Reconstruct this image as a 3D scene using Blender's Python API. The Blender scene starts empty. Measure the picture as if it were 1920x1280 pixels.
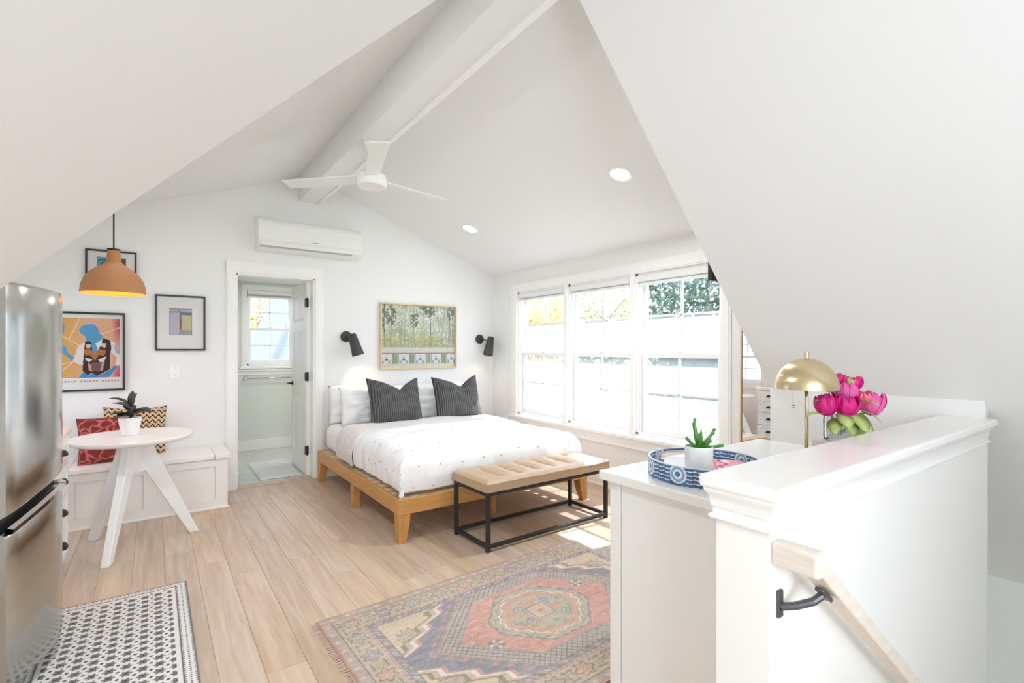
import bpy, bmesh, math, random
import numpy as np
from mathutils import Vector, Matrix, Euler
random.seed(7)
PI = math.pi
R = math.radians
SC = bpy.context.scene
COL = SC.collection

# ------------------------------------------------------------------ camera
cam_d = bpy.data.cameras.new('camera')
cam = bpy.data.objects.new('camera', cam_d)
COL.objects.link(cam)
cam.location = (0, 0, 1.32)
cam.rotation_euler = (R(90), 0, -math.atan2(.5824, .8129))
cam_d.sensor_width = 36
cam_d.lens = 938 / 1920 * 36
cam_d.shift_y = 15 / 1920
cam_d.clip_start = .03
SC.camera = cam

# ------------------------------------------------------------------ world, sun, lamps, exposure
SC.view_settings.view_transform = 'Standard'
SC.view_settings.look = 'None'
SC.view_settings.exposure = 1.15
SC.view_settings.gamma = 1
SC.view_settings.use_curve_mapping = False
SC.cycles.use_denoising = True
SC.cycles.max_bounces = 10
SC.cycles.diffuse_bounces = 6
SC.cycles.transparent_max_bounces = 16
SC.cycles.caustics_reflective = False
SC.cycles.caustics_refractive = False
SC.cycles.sample_clamp_indirect = 8

W = bpy.data.worlds.new('sky')
SC.world = W
W.use_nodes = True
nt = W.node_tree
nt.nodes.clear()
out = nt.nodes.new('ShaderNodeOutputWorld')
bg = nt.nodes.new('ShaderNodeBackground')
sky = nt.nodes.new('ShaderNodeTexSky')
sky.sky_type = 'NISHITA'
sky.sun_disc = False
sky.sun_elevation = R(58)
sky.sun_rotation = R(98)
sky.air_density = 1.0
sky.dust_density = 2.5
mixn = nt.nodes.new('ShaderNodeMix')
mixn.data_type = 'RGBA'
mixn.inputs[0].default_value = .7
mixn.inputs[7].default_value = (5.4, 6.5, 8.4, 1)
nt.links.new(sky.outputs[0], mixn.inputs[6])
nt.links.new(mixn.outputs[2], bg.inputs[0])
bg.inputs[1].default_value = .42
nt.links.new(bg.outputs[0], out.inputs[0])


def lamp(name, typ, loc, energy, color=(1, 1, 1), rot=(0, 0, 0), **kw):
    d = bpy.data.lights.new(name, typ)
    d.energy = energy
    d.color = color
    for k, v in kw.items():
        setattr(d, k, v)
    o = bpy.data.objects.new(name, d)
    o.location = loc
    o.rotation_euler = rot
    COL.objects.link(o)
    return o


sun_dir = Vector((1, -.10, 1.5))
sun = lamp('sun', 'SUN', (12, 2, 20), 6.0, (.95, .97, 1), angle=R(.6))
sun.rotation_euler = sun_dir.to_track_quat('Z', 'Y').to_euler()
# added fill lamp behind the camera; no window is built there
lamp('stair_fill_lamp', 'AREA', (.25, -1.38, 1.45), 28.5, (.78, .885, 1), (R(90), 0, R(-12)),
     shape='RECTANGLE', size=1.0, size_y=1.4)
# unseen lamp added under the bathroom ceiling to brighten the room
lamp('bathroom_fill_lamp', 'AREA', (1.6, 6.3, 2.17), 4, (1, .97, .94), (0, 0, 0), shape='DISK', size=.4)

# ------------------------------------------------------------------ helpers


def lin(c):
    if isinstance(c, str):
        c = c.lstrip('#')
        c = tuple(int(c[i:i + 2], 16) / 255 for i in (0, 2, 4))
    return tuple((v / 12.92 if v <= .04045 else ((v + .055) / 1.055) ** 2.4) for v in c)


def new_mat(name):
    m = bpy.data.materials.new(name)
    m.use_nodes = True
    return m, m.node_tree, m.node_tree.nodes['Principled BSDF']


def mat(name, color, rough=.5, metal=0, bump=0, bscale=40, var=0, vscale=6, spec=.5, emit=None, estr=0, sheen=0,
        trans=0, aniso=0, stretch=(1, 1, 1)):
    m, t, b = new_mat(name)
    c = lin(color)
    b.inputs['Base Color'].default_value = (*c, 1)
    b.inputs['Roughness'].default_value = rough
    b.inputs['Metallic'].default_value = metal
    b.inputs['Specular IOR Level'].default_value = spec
    b.inputs['Sheen Weight'].default_value = sheen
    b.inputs['Transmission Weight'].default_value = trans
    b.inputs['Anisotropic'].default_value = aniso
    if emit:
        b.inputs['Emission Color'].default_value = (*lin(emit), 1)
        b.inputs['Emission Strength'].default_value = estr
    if bump or var:
        tc = t.nodes.new('ShaderNodeTexCoord')
        mp = t.nodes.new('ShaderNodeMapping')
        mp.inputs['Scale'].default_value = stretch
        t.links.new(tc.outputs['Object'], mp.inputs[0])
    if bump:
        n = t.nodes.new('ShaderNodeTexNoise')
        n.inputs['Scale'].default_value = bscale
        n.inputs['Detail'].default_value = 4
        bp = t.nodes.new('ShaderNodeBump')
        bp.inputs['Strength'].default_value = bump
        bp.inputs['Distance'].default_value = .01
        t.links.new(mp.outputs[0], n.inputs['Vector'])
        t.links.new(n.outputs[0], bp.inputs['Height'])
        t.links.new(bp.outputs[0], b.inputs['Normal'])
    if var:
        n = t.nodes.new('ShaderNodeTexNoise')
        n.inputs['Scale'].default_value = vscale
        n.inputs['Detail'].default_value = 3
        mx = t.nodes.new('ShaderNodeMix')
        mx.data_type = 'RGBA'
        mx.inputs[6].default_value = (*[v * (1 - var) for v in c], 1)
        mx.inputs[7].default_value = (*[min(1, v * (1 + var)) for v in c], 1)
        t.links.new(mp.outputs[0], n.inputs['Vector'])
        t.links.new(n.outputs[0], mx.inputs[0])
        t.links.new(mx.outputs[2], b.inputs['Base Color'])
    return m


def wood(name, c1, c2, rough=.45, scale=(40, 3, 40), rand=0, knots=False, bump=.08):
    m, t, b = new_mat(name)
    N, L = t.nodes, t.links
    tc = N.new('ShaderNodeTexCoord')
    mp = N.new('ShaderNodeMapping')
    mp.inputs['Scale'].default_value = scale
    oi = N.new('ShaderNodeObjectInfo')
    mul = N.new('ShaderNodeMath')
    mul.operation = 'MULTIPLY'
    mul.inputs[1].default_value = 53
    L.new(oi.outputs['Random'], mul.inputs[0])
    cx = N.new('ShaderNodeCombineXYZ')
    for i in range(3):
        L.new(mul.outputs[0], cx.inputs[i])
    L.new(tc.outputs['Object'], mp.inputs[0])
    L.new(cx.outputs[0], mp.inputs['Location'])
    n = N.new('ShaderNodeTexNoise')
    n.inputs['Scale'].default_value = 1
    n.inputs['Detail'].default_value = 6
    n.inputs['Roughness'].default_value = .6
    n.inputs['Distortion'].default_value = .6
    L.new(mp.outputs[0], n.inputs['Vector'])
    rp = N.new('ShaderNodeValToRGB')
    rp.color_ramp.elements[0].position = .32
    rp.color_ramp.elements[1].position = .68
    rp.color_ramp.elements[0].color = (*lin(c1), 1)
    rp.color_ramp.elements[1].color = (*lin(c2), 1)
    L.new(n.outputs[0], rp.inputs[0])
    last = rp.outputs[0]
    if rand:
        hs = N.new('ShaderNodeHueSaturation')
        mr = N.new('ShaderNodeMapRange')
        mr.inputs['To Min'].default_value = 1 - rand
        mr.inputs['To Max'].default_value = 1 + rand
        L.new(oi.outputs['Random'], mr.inputs[0])
        L.new(mr.outputs[0], hs.inputs['Value'])
        m2 = N.new('ShaderNodeMath')
        m2.operation = 'MULTIPLY'
        m2.inputs[1].default_value = 7.31
        fr = N.new('ShaderNodeMath')
        fr.operation = 'FRACT'
        mr2 = N.new('ShaderNodeMapRange')
        mr2.inputs['To Min'].default_value = .8
        mr2.inputs['To Max'].default_value = 1.02
        L.new(oi.outputs['Random'], m2.inputs[0])
        L.new(m2.outputs[0], fr.inputs[0])
        L.new(fr.outputs[0], mr2.inputs[0])
        L.new(mr2.outputs[0], hs.inputs['Saturation'])
        L.new(last, hs.inputs['Color'])
        last = hs.outputs[0]
    if knots:
        v = N.new('ShaderNodeTexVoronoi')
        mk = N.new('ShaderNodeMapping')
        mk.inputs['Scale'].default_value = (3.2, 1.6, 1)
        L.new(tc.outputs['Object'], mk.inputs[0])
        L.new(cx.outputs[0], mk.inputs['Location'])
        L.new(mk.outputs[0], v.inputs['Vector'])
        kr = N.new('ShaderNodeMapRange')
        kr.inputs['From Min'].default_value = .015
        kr.inputs['From Max'].default_value = .06
        L.new(v.outputs['Distance'], kr.inputs[0])
        mx = N.new('ShaderNodeMix')
        mx.data_type = 'RGBA'
        mx.inputs[6].default_value = (*lin('#A98766'), 1)
        L.new(kr.outputs[0], mx.inputs[0])
        L.new(last, mx.inputs[7])
        last = mx.outputs[2]
    L.new(last, b.inputs['Base Color'])
    b.inputs['Roughness'].default_value = rough
    if bump:
        bp = N.new('ShaderNodeBump')
        bp.inputs['Strength'].default_value = bump
        bp.inputs['Distance'].default_value = .004
        L.new(n.outputs[0], bp.inputs['Height'])
        L.new(bp.outputs[0], b.inputs['Normal'])
    return m


def col_mat(name, rough=.8, spec=.3, weave=0):
    m, t, b = new_mat(name)
    a = t.nodes.new('ShaderNodeAttribute')
    a.attribute_name = 'Col'
    t.links.new(a.outputs['Color'], b.inputs['Base Color'])
    b.inputs['Roughness'].default_value = rough
    b.inputs['Specular IOR Level'].default_value = spec
    if weave:
        n = t.nodes.new('ShaderNodeTexNoise')
        n.inputs['Scale'].default_value = 350
        tc = t.nodes.new('ShaderNodeTexCoord')
        t.links.new(tc.outputs['Object'], n.inputs['Vector'])
        bp = t.nodes.new('ShaderNodeBump')
        bp.inputs['Strength'].default_value = weave
        bp.inputs['Distance'].default_value = .003
        t.links.new(n.outputs[0], bp.inputs['Height'])
        t.links.new(bp.outputs[0], b.inputs['Normal'])
    return m


def glass_mat(name, film=0, tint=(1, 1, 1), fcol=(.36, .365, .365, 1)):
    m = bpy.data.materials.new(name)
    m.use_nodes = True
    t = m.node_tree
    t.nodes.clear()
    o = t.nodes.new('ShaderNodeOutputMaterial')
    tr = t.nodes.new('ShaderNodeBsdfTransparent')
    tr.inputs[0].default_value = (*tint, 1)
    gl = t.nodes.new('ShaderNodeBsdfGlossy')
    gl.inputs['Roughness'].default_value = .02
    fr = t.nodes.new('ShaderNodeLayerWeight')
    fr.inputs['Blend'].default_value = .12
    mx = t.nodes.new('ShaderNodeMixShader')
    t.links.new(fr.outputs['Fresnel'], mx.inputs[0])
    last = tr.outputs[0]
    if film:
        tl = t.nodes.new('ShaderNodeBsdfTranslucent')
        tl.inputs[0].default_value = fcol
        n = t.nodes.new('ShaderNodeTexNoise')
        n.inputs['Scale'].default_value = 45
        n.inputs['Detail'].default_value = 3
        tc = t.nodes.new('ShaderNodeTexCoord')
        t.links.new(tc.outputs['Object'], n.inputs['Vector'])
        mr = t.nodes.new('ShaderNodeMapRange')
        mr.inputs['To Min'].default_value = film - .1
        mr.inputs['To Max'].default_value = film + .1
        t.links.new(n.outputs[0], mr.inputs[0])
        mf = t.nodes.new('ShaderNodeMixShader')
        t.links.new(mr.outputs[0], mf.inputs[0])
        t.links.new(last, mf.inputs[1])
        t.links.new(tl.outputs[0], mf.inputs[2])
        last = mf.outputs[0]
    t.links.new(last, mx.inputs[1])
    t.links.new(gl.outputs[0], mx.inputs[2])
    t.links.new(mx.outputs[0], o.inputs[0])
    return m


def merge(bm, tmp):
    me = bpy.data.meshes.new('tmp')
    tmp.to_mesh(me)
    tmp.free()
    bm.from_mesh(me)
    bpy.data.meshes.remove(me)


def box(bm, x0, x1, y0, y1, z0, z1, bev=0, seg=2, mtx=None):
    t = bmesh.new()
    bmesh.ops.create_cube(t, size=1)
    for v in t.verts:
        v.co = Vector(((x0 + x1) / 2 + v.co.x * (x1 - x0), (y0 + y1) / 2 + v.co.y * (y1 - y0), (z0 + z1) / 2 + v.co.z * (z1 - z0)))
    if bev:
        bmesh.ops.bevel(t, geom=t.edges[:], offset=bev, segments=seg, affect='EDGES', profile=.5)
    if mtx is not None:
        t.transform(mtx)
    merge(bm, t)
    return bm


def prism(bm, poly, axis, a0, a1):
    """extrude a 2D polygon along an axis. axis x: poly (y,z); y: poly (x,z); z: poly (x,y)"""
    def p(u, v, a):
        return {'x': (a, u, v), 'y': (u, a, v), 'z': (u, v, a)}[axis]
    n = len(poly)
    A = [bm.verts.new(p(u, v, a0)) for u, v in poly]
    B = [bm.verts.new(p(u, v, a1)) for u, v in poly]
    fs = [bm.faces.new(A), bm.faces.new(B[::-1])]
    for i in range(n):
        fs.append(bm.faces.new((A[i], B[i], B[(i + 1) % n], A[(i + 1) % n])))
    bmesh.ops.recalc_face_normals(bm, faces=fs)
    return bm


def lathe(bm, prof, seg=32, c=(0, 0, 0), cap0=True, cap1=True, mtx=None):
    rings = []
    for r, z in prof:
        if r < 1e-6:
            rings.append([bm.verts.new((c[0], c[1], c[2] + z))])
        else:
            rings.append([bm.verts.new((c[0] + r * math.cos(2 * PI * i / seg), c[1] + r * math.sin(2 * PI * i / seg), c[2] + z)) for i in range(seg)])
    fs = []
    for a, b in zip(rings, rings[1:]):
        for i in range(seg):
            j = (i + 1) % seg
            if len(a) == 1 and len(b) == 1:
                break
            if len(a) == 1:
                fs.append(bm.faces.new((a[0], b[j], b[i])))
            elif len(b) == 1:
                fs.append(bm.faces.new((a[i], a[j], b[0])))
            else:
                fs.append(bm.faces.new((a[i], a[j], b[j], b[i])))
    if cap0 and len(rings[0]) > 1:
        fs.append(bm.faces.new(rings[0][::-1]))
    if cap1 and len(rings[-1]) > 1:
        fs.append(bm.faces.new(rings[-1]))
    bmesh.ops.recalc_face_normals(bm, faces=fs)
    if mtx is not None:
        vs = [v for r in rings for v in r]
        for v in vs:
            v.co = mtx @ v.co
    return bm


def tube(bm, pts, r, seg=10, r1=None):
    pts = [Vector(p) for p in pts]
    n = len(pts)
    rings = []
    up = Vector((0, 0, 1))
    for i, p in enumerate(pts):
        d = (pts[min(i + 1, n - 1)] - pts[max(i - 1, 0)]).normalized()
        u = up if abs(d.dot(up)) < .95 else Vector((1, 0, 0))
        a = d.cross(u).normalized()
        b = d.cross(a).normalized()
        rr = r if r1 is None else r + (r1 - r) * i / (n - 1)
        rings.append([bm.verts.new(p + rr * (a * math.cos(2 * PI * k / seg) + b * math.sin(2 * PI * k / seg))) for k in range(seg)])
    fs = []
    for A, B in zip(rings, rings[1:]):
        for k in range(seg):
            fs.append(bm.faces.new((A[k], A[(k + 1) % seg], B[(k + 1) % seg], B[k])))
    fs.append(bm.faces.new(rings[0]))
    fs.append(bm.faces.new(rings[-1]))
    bmesh.ops.recalc_face_normals(bm, faces=fs)
    return bm


def bar(bm, p0, p1, w0, h0, w1=None, h1=None, side=(0, 0, 1)):
    """tapered rectangular bar from p0 to p1; w along (dir x side), h along the remaining axis"""
    p0, p1 = Vector(p0), Vector(p1)
    w1 = w0 if w1 is None else w1
    h1 = h0 if h1 is None else h1
    d = (p1 - p0).normalized()
    a = d.cross(Vector(side)).normalized()
    b = a.cross(d).normalized()
    vs = []
    for p, w, h in ((p0, w0, h0), (p1, w1, h1)):
        for sx, sy in ((-1, -1), (1, -1), (1, 1), (-1, 1)):
            vs.append(bm.verts.new(p + a * w / 2 * sx + b * h / 2 * sy))
    fs = [bm.faces.new([vs[i] for i in q]) for q in ((0, 1, 2, 3), (7, 6, 5, 4), (0, 4, 5, 1), (1, 5, 6, 2), (2, 6, 7, 3), (3, 7, 4, 0))]
    bmesh.ops.recalc_face_normals(bm, faces=fs)
    return bm


def obj(name, bm, m, parent=None, smooth=False, kind=None, bevel=0):
    if isinstance(bm, bmesh.types.BMesh):
        me = bpy.data.meshes.new(name)
        bm.to_mesh(me)
        bm.free()
    else:
        me = bm
    if smooth:
        for p in me.polygons:
            p.use_smooth = True
    o = bpy.data.objects.new(name, me)
    COL.objects.link(o)
    if m is not None:
        if len(me.materials) == 0:
            me.materials.append(m)
    if parent is not None:
        o.parent = parent
    if kind:
        o['kind'] = kind
    if smooth == 'auto' or bevel:
        if bevel:
            md = o.modifiers.new('bevel', 'BEVEL')
            md.width = bevel
            md.segments = 2
            md.limit_method = 'ANGLE'
    return o


def smooth_angle(o, ang=40):
    me = o.data
    for p in me.polygons:
        p.use_smooth = True
    me.set_sharp_from_angle(angle=R(ang))
    return o


def B():
    return bmesh.new()


def bx(*a, **k):
    return box(B(), *a, **k)


def thing(name, label, cat, loc=(0, 0, 0), rz=0, group=None):
    o = bpy.data.objects.new(name, None)
    COL.objects.link(o)
    o.location = loc
    o.rotation_euler = (0, 0, rz)
    o.empty_display_size = .1
    o['label'] = label
    o['category'] = cat
    if group:
        o['group'] = group
    return o


def tag(o, label, cat, group=None):
    o['label'] = label
    o['category'] = cat
    if group:
        o['group'] = group
    return o


def struct(name, bm, m, parent=None, smooth=False):
    o = obj(name, bm, m, parent, smooth)
    if parent is None:
        o['kind'] = 'structure'
    return o


def sroot(name, loc=(0, 0, 0), rz=0):
    o = bpy.data.objects.new(name, None)
    COL.objects.link(o)
    o.location = loc
    o.rotation_euler = (0, 0, rz)
    o['kind'] = 'structure'
    return o


def dup(root, loc, rz, label=None, group=None):
    r = root.copy()
    COL.objects.link(r)
    r.location = loc
    r.rotation_euler = (0, 0, rz)
    if label:
        r['label'] = label
    if group:
        r['group'] = group
    for ch in list(root.children):
        c = ch.copy()
        COL.objects.link(c)
        c.parent = r
        for g in ch.children:
            d = g.copy()
            COL.objects.link(d)
            d.parent = c
    return r


def colgrid(name, w, h, nx, ny, fn, axis='xy', zf=None):
    """flat coloured grid centred on the origin; fn(x, y arrays) -> (n,3) sRGB 0..1"""
    xs = np.linspace(-w / 2, w / 2, nx + 1)
    ys = np.linspace(-h / 2, h / 2, ny + 1)
    X, Y = np.meshgrid(xs, ys)
    X, Y = X.ravel(), Y.ravel()
    Zc = zf(X, Y) if zf else np.zeros_like(X)
    co = np.stack((X, Y, Zc) if axis == 'xy' else (X, Zc, Y), 1)
    idx = np.arange((nx + 1) * (ny + 1)).reshape(ny + 1, nx + 1)
    if axis == 'xy':
        f = np.stack((idx[:-1, :-1], idx[:-1, 1:], idx[1:, 1:], idx[1:, :-1]), -1).reshape(-1, 4)
    else:
        f = np.stack((idx[:-1, :-1], idx[:-1, 1:], idx[1:, 1:], idx[1:, :-1]), -1).reshape(-1, 4)
    me = bpy.data.meshes.new(name)
    me.vertices.add(len(co))
    me.vertices.foreach_set('co', co.astype(np.float32).ravel())
    me.loops.add(f.size)
    me.loops.foreach_set('vertex_index', f.astype(np.int32).ravel())
    me.polygons.add(len(f))
    me.polygons.foreach_set('loop_start', np.arange(0, f.size, 4, dtype=np.int32))
    me.polygons.foreach_set('loop_total', np.full(len(f), 4, dtype=np.int32))
    me.update(calc_edges=True)
    c = np.clip(fn(X, Y), 0, 1)
    c = np.where(c <= .04045, c / 12.92, ((c + .055) / 1.055) ** 2.4)
    a = me.color_attributes.new('Col', 'FLOAT_COLOR', 'POINT')
    a.data.foreach_set('color', np.concatenate([c, np.ones((len(c), 1))], 1).astype(np.float32).ravel())
    return me


def hx(s):
    s = s.lstrip('#')
    return np.array([int(s[i:i + 2], 16) / 255 for i in (0, 2, 4)])


_rng = np.random.default_rng(3)


def vnoise(x, y, s, seed=0):
    """value noise, numpy"""
    g = np.random.default_rng(seed).random((64, 64))
    u, v = x * s, y * s
    i, j = np.floor(u).astype(int), np.floor(v).astype(int)
    fu, fv = u - i, v - j
    fu, fv = fu * fu * (3 - 2 * fu), fv * fv * (3 - 2 * fv)
    a, b = g[i % 64, j % 64], g[(i + 1) % 64, j % 64]
    c, d = g[i % 64, (j + 1) % 64], g[(i + 1) % 64, (j + 1) % 64]
    return (a * (1 - fu) + b * fu) * (1 - fv) + (c * (1 - fu) + d * fu) * fv


def inpoly(x, y, poly):
    r = np.zeros(len(x), bool)
    n = len(poly)
    for i in range(n):
        x0, y0 = poly[i]
        x1, y1 = poly[(i + 1) % n]
        if y0 == y1:
            continue
        c = (y0 > y) != (y1 > y)
        r ^= c & (x < (x1 - x0) * (y - y0) / (y1 - y0) + x0)
    return r


# ------------------------------------------------------------------ materials
M = {}
M['wall'] = mat('wall_paint', '#EFEEEB', .75, bump=.03, bscale=180, spec=.25)
M['ceil'] = mat('ceiling_paint', '#EFEEEC', .8, bump=.02, bscale=160, spec=.2)
M['trim'] = mat('trim_paint', '#F6F4F0', .38, spec=.45)
M['trimw'] = mat('sash_paint', '#F5F4F2', .35)
M['cap'] = mat('cap_paint', '#F8F6F3', .22, spec=.5)
M['bath'] = mat('bath_paint', '#E3E5DE', .6)
M['furn'] = mat('white_furniture_paint', '#F3F1EE', .3)
M['lacq'] = mat('white_lacquer', '#F2EFEB', .16, spec=.6)
M['plank'] = wood('light_oak_plank', '#BEA083', '#D7BFA5', .42, (26, 1.6, 26), rand=.08, knots=True, bump=.05)
M['gap'] = mat('plank_gap', '#C9AF93', .8)
M['bedwood'] = wood('honey_wood', '#C08848', '#D09B5C', .38, (30, 4, 30))
M['slat'] = wood('pale_pine', '#DCC7A2', '#E9D9BC', .5, (5, 40, 40))
M['framewood'] = wood('pale_maple', '#DDBF90', '#EACFA5', .4, (10, 10, 10))
M['rail'] = wood('whitewashed_oak', '#D9CBBC', '#E9DED2', .5, (4, 45, 45), bump=.25)
M['linen'] = mat('white_linen', '#F2F0EE', .85, bump=.25, bscale=14, sheen=.2, spec=.2)
M['sheet'] = mat('white_sheet', '#F4F3F2', .8, bump=.2, bscale=9, spec=.2)
M['black'] = mat('black_metal', '#2B2D2D', .42, spec=.4)
M['darkgray'] = mat('charcoal_metal', '#3C3D3B', .5)
M['blackframe'] = mat('black_frame', '#211E1C', .4)
M['leather'] = mat('tan_leather', '#BFA283', .36, bump=.12, bscale=220, var=.05, vscale=8)
M['steel'] = mat('stainless_steel', '#B9B7B2', .17, .95, bump=.015, bscale=60, stretch=(30, 30, .6))
M['steelside'] = mat('gray_fridge_side', '#B4B4B6', .4, .5)
M['chrome'] = mat('chrome', '#D5D5D5', .08, 1)
M['darkgap'] = mat('dark_recess', '#20211F', .25)
M['brass'] = mat('brushed_brass', '#D8C6A0', .26, 1, aniso=.6)
M['bronze'] = mat('dark_bronze', '#2A2422', .4, .6)
M['iron'] = mat('dark_iron', '#66666A', .4, .7)
M['terracotta'] = mat('terracotta_shade', '#B98054', .65, bump=.15, bscale=150, var=.08, vscale=12, stretch=(1, 1, 5))
M['bulb'] = mat('warm_bulb', '#FFD9A0', .4, emit='#FFB55A', estr=14)
M['downlight'] = mat('lit_lens', '#FFFFFF', .4, emit='#FFF6E6', estr=4)
M['plastic'] = mat('white_plastic', '#F1F1ED', .35)
M['plasticg'] = mat('gray_slot', '#8F8F8A', .5)
M['potw'] = mat('white_ceramic', '#F4F2EF', .3)
M['potm'] = mat('white_concrete', '#EDEBE9', .75, bump=.3, bscale=60)
M['soil'] = mat('soil', '#4A382B', .9, bump=.6, bscale=120)
M['darkleaf'] = mat('dark_leaf', '#4A4A40', .35, var=.35, vscale=30)
M['aloe'] = mat('aloe_leaf', '#4F8A35', .35, var=.4, vscale=22)
M['leaf'] = mat('light_green_leaf', '#BCCD7C', .5, var=.2, vscale=30)
M['stem'] = mat('stem_green', '#7E9A55', .5)
M['petal'] = mat('magenta_petal', '#D8147C', .5, var=.3, vscale=40)
M['petalp'] = mat('pink_petal', '#E85FA8', .5, var=.25, vscale=40)
M['petalc'] = mat('coral_petal', '#EE6F86', .5, var=.25, vscale=40)
M['glass'] = glass_mat('window_glass')
M['film'] = glass_mat('frosted_film_glass', .58)
M['picglass'] = glass_mat('picture_glass')
M['blindw'] = mat('blind_white', '#EDEBEA', .6)
M['blindg'] = mat('blind_gray', '#ABAAA9', .8)
M['mirror'] = mat('mirror_silver', '#F2F2F2', .01, 1)
M['mirrorwood'] = mat('mirror_edge_wood', '#D3B48A', .5)
M['tv'] = mat('tv_plastic', '#3A3A3D', .45)
M['tvs'] = mat('tv_screen', '#101012', .1)
M['tile'] = mat('pale_tile', '#DDDEDA', .25, var=.08, vscale=14)
M['grout'] = mat('grout', '#B9BCB4', .9)
M['fluffy'] = mat('white_bath_rug', '#E9EAE8', .95, bump=1, bscale=60)
M['paper'] = mat('paper', '#F0EDE8', .7)
M['mboard'] = mat('mat_board', '#F0EDE6', .8)
M['print'] = col_mat('print_ink', .55)
M['rug'] = col_mat('wool_rug', .95, .1, .5)
M['vinyl'] = col_mat('vinyl_mat', .6, .3)
M['fringe'] = mat('rug_fringe', '#C9AFA0', .9)


def knit_mat():
    m, t, b = new_mat('charcoal_rib_knit')
    N, L = t.nodes, t.links
    tc = N.new('ShaderNodeTexCoord')
    w = N.new('ShaderNodeTexWave')
    w.wave_type = 'BANDS'
    w.bands_direction = 'X'
    w.inputs['Scale'].default_value = 15
    w.inputs['Distortion'].default_value = .12
    w.inputs['Detail Scale'].default_value = 4
    L.new(tc.outputs['Object'], w.inputs['Vector'])
    n = N.new('ShaderNodeTexNoise')
    n.inputs['Scale'].default_value = 260
    L.new(tc.outputs['Object'], n.inputs['Vector'])
    r = N.new('ShaderNodeValToRGB')
    r.color_ramp.elements[0].color = (*lin('#434342'), 1)
    r.color_ramp.elements[1].color = (*lin('#6C6B69'), 1)
    L.new(w.outputs['Fac'], r.inputs[0])
    r2 = N.new('ShaderNodeValToRGB')
    r2.color_ramp.elements[0].position = .62
    r2.color_ramp.elements[1].position = .75
    r2.color_ramp.elements[0].color = (0, 0, 0, 1)
    r2.color_ramp.elements[1].color = (1, 1, 1, 1)
    L.new(n.outputs[0], r2.inputs[0])
    mx = N.new('ShaderNodeMix')
    mx.data_type = 'RGBA'
    mx.inputs[7].default_value = (*lin('#A8A69F'), 1)
    L.new(r2.outputs[0], mx.inputs[0])
    L.new(r.outputs[0], mx.inputs[6])
    L.new(mx.outputs[2], b.inputs['Base Color'])
    b.inputs['Roughness'].default_value = .95
    b.inputs['Specular IOR Level'].default_value = .1
    bp = N.new('ShaderNodeBump')
    bp.inputs['Strength'].default_value = .8
    bp.inputs['Distance'].default_value = .006
    L.new(w.outputs['Fac'], bp.inputs['Height'])
    L.new(bp.outputs[0], b.inputs['Normal'])
    return m


M['knit'] = knit_mat()


def rib_mat():
    m, t, b = new_mat('ribbed_cotton')
    N, L = t.nodes, t.links
    at = N.new('ShaderNodeAttribute')
    at.attribute_name = 'cloth'
    w = N.new('ShaderNodeTexWave')
    w.bands_direction = 'X'
    w.inputs['Scale'].default_value = 26
    w.inputs['Distortion'].default_value = .3
    L.new(at.outputs['Vector'], w.inputs['Vector'])
    r = N.new('ShaderNodeValToRGB')
    r.color_ramp.elements[0].position = .1
    r.color_ramp.elements[1].position = .5
    r.color_ramp.elements[0].color = (*lin('#CDC4BC'), 1)
    r.color_ramp.elements[1].color = (*lin('#F0EDEA'), 1)
    L.new(w.outputs['Fac'], r.inputs[0])
    L.new(r.outputs[0], b.inputs['Base Color'])
    b.inputs['Roughness'].default_value = .9
    bp = N.new('ShaderNodeBump')
    bp.inputs['Strength'].default_value = .4
    bp.inputs['Distance'].default_value = .004
    L.new(w.outputs['Fac'], bp.inputs['Height'])
    L.new(bp.outputs[0], b.inputs['Normal'])
    return m


M['rib'] = rib_mat()


def batik_mat():
    """tray: indigo blue bands with white lines and rings, cylindrical coordinates (angle*r, z)"""
    m, t, b = new_mat('indigo_batik')
    N, L = t.nodes, t.links
    a = N.new('ShaderNodeAttribute')
    a.attribute_name = 'Col'
    n = N.new('ShaderNodeTexNoise')
    n.inputs['Scale'].default_value = 60
    tc = N.new('ShaderNodeTexCoord')
    L.new(tc.outputs['Object'], n.inputs['Vector'])
    hs = N.new('ShaderNodeHueSaturation')
    mr = N.new('ShaderNodeMapRange')
    mr.inputs['To Min'].default_value = .7
    mr.inputs['To Max'].default_value = 1.35
    L.new(n.outputs[0], mr.inputs[0])
    L.new(mr.outputs[0], hs.inputs['Value'])
    L.new(a.outputs['Color'], hs.inputs['Color'])
    L.new(hs.outputs[0], b.inputs['Base Color'])
    b.inputs['Roughness'].default_value = .35
    return m


M['batik'] = batik_mat()


def set_col(me, fn):
    """colour attribute on an existing mesh from vertex coordinates"""
    n = len(me.vertices)
    co = np.empty(n * 3, np.float32)
    me.vertices.foreach_get('co', co)
    co = co.reshape(-1, 3)
    c = np.clip(fn(co), 0, 1)
    c = np.where(c <= .04045, c / 12.92, ((c + .055) / 1.055) ** 2.4)
    a = me.color_attributes.new('Col', 'FLOAT_COLOR', 'POINT')
    a.data.foreach_set('color', np.concatenate([c, np.ones((n, 1))], 1).astype(np.float32).ravel())


# ------------------------------------------------------------------ room shell
XL, XR, YB, YF = -1.05, 3.527, 5.35, 1.575        # left wall, window wall, back wall, gable opening
RX0, RX1, RZ = 1.19, 1.393, 3.05                  # ridge beam


def zc(x):
    if x < RX0:
        return RZ - .373 * (RX0 - x)
    if x > RX1:
        return RZ - .373 * (x - RX1)
    return RZ


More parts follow.
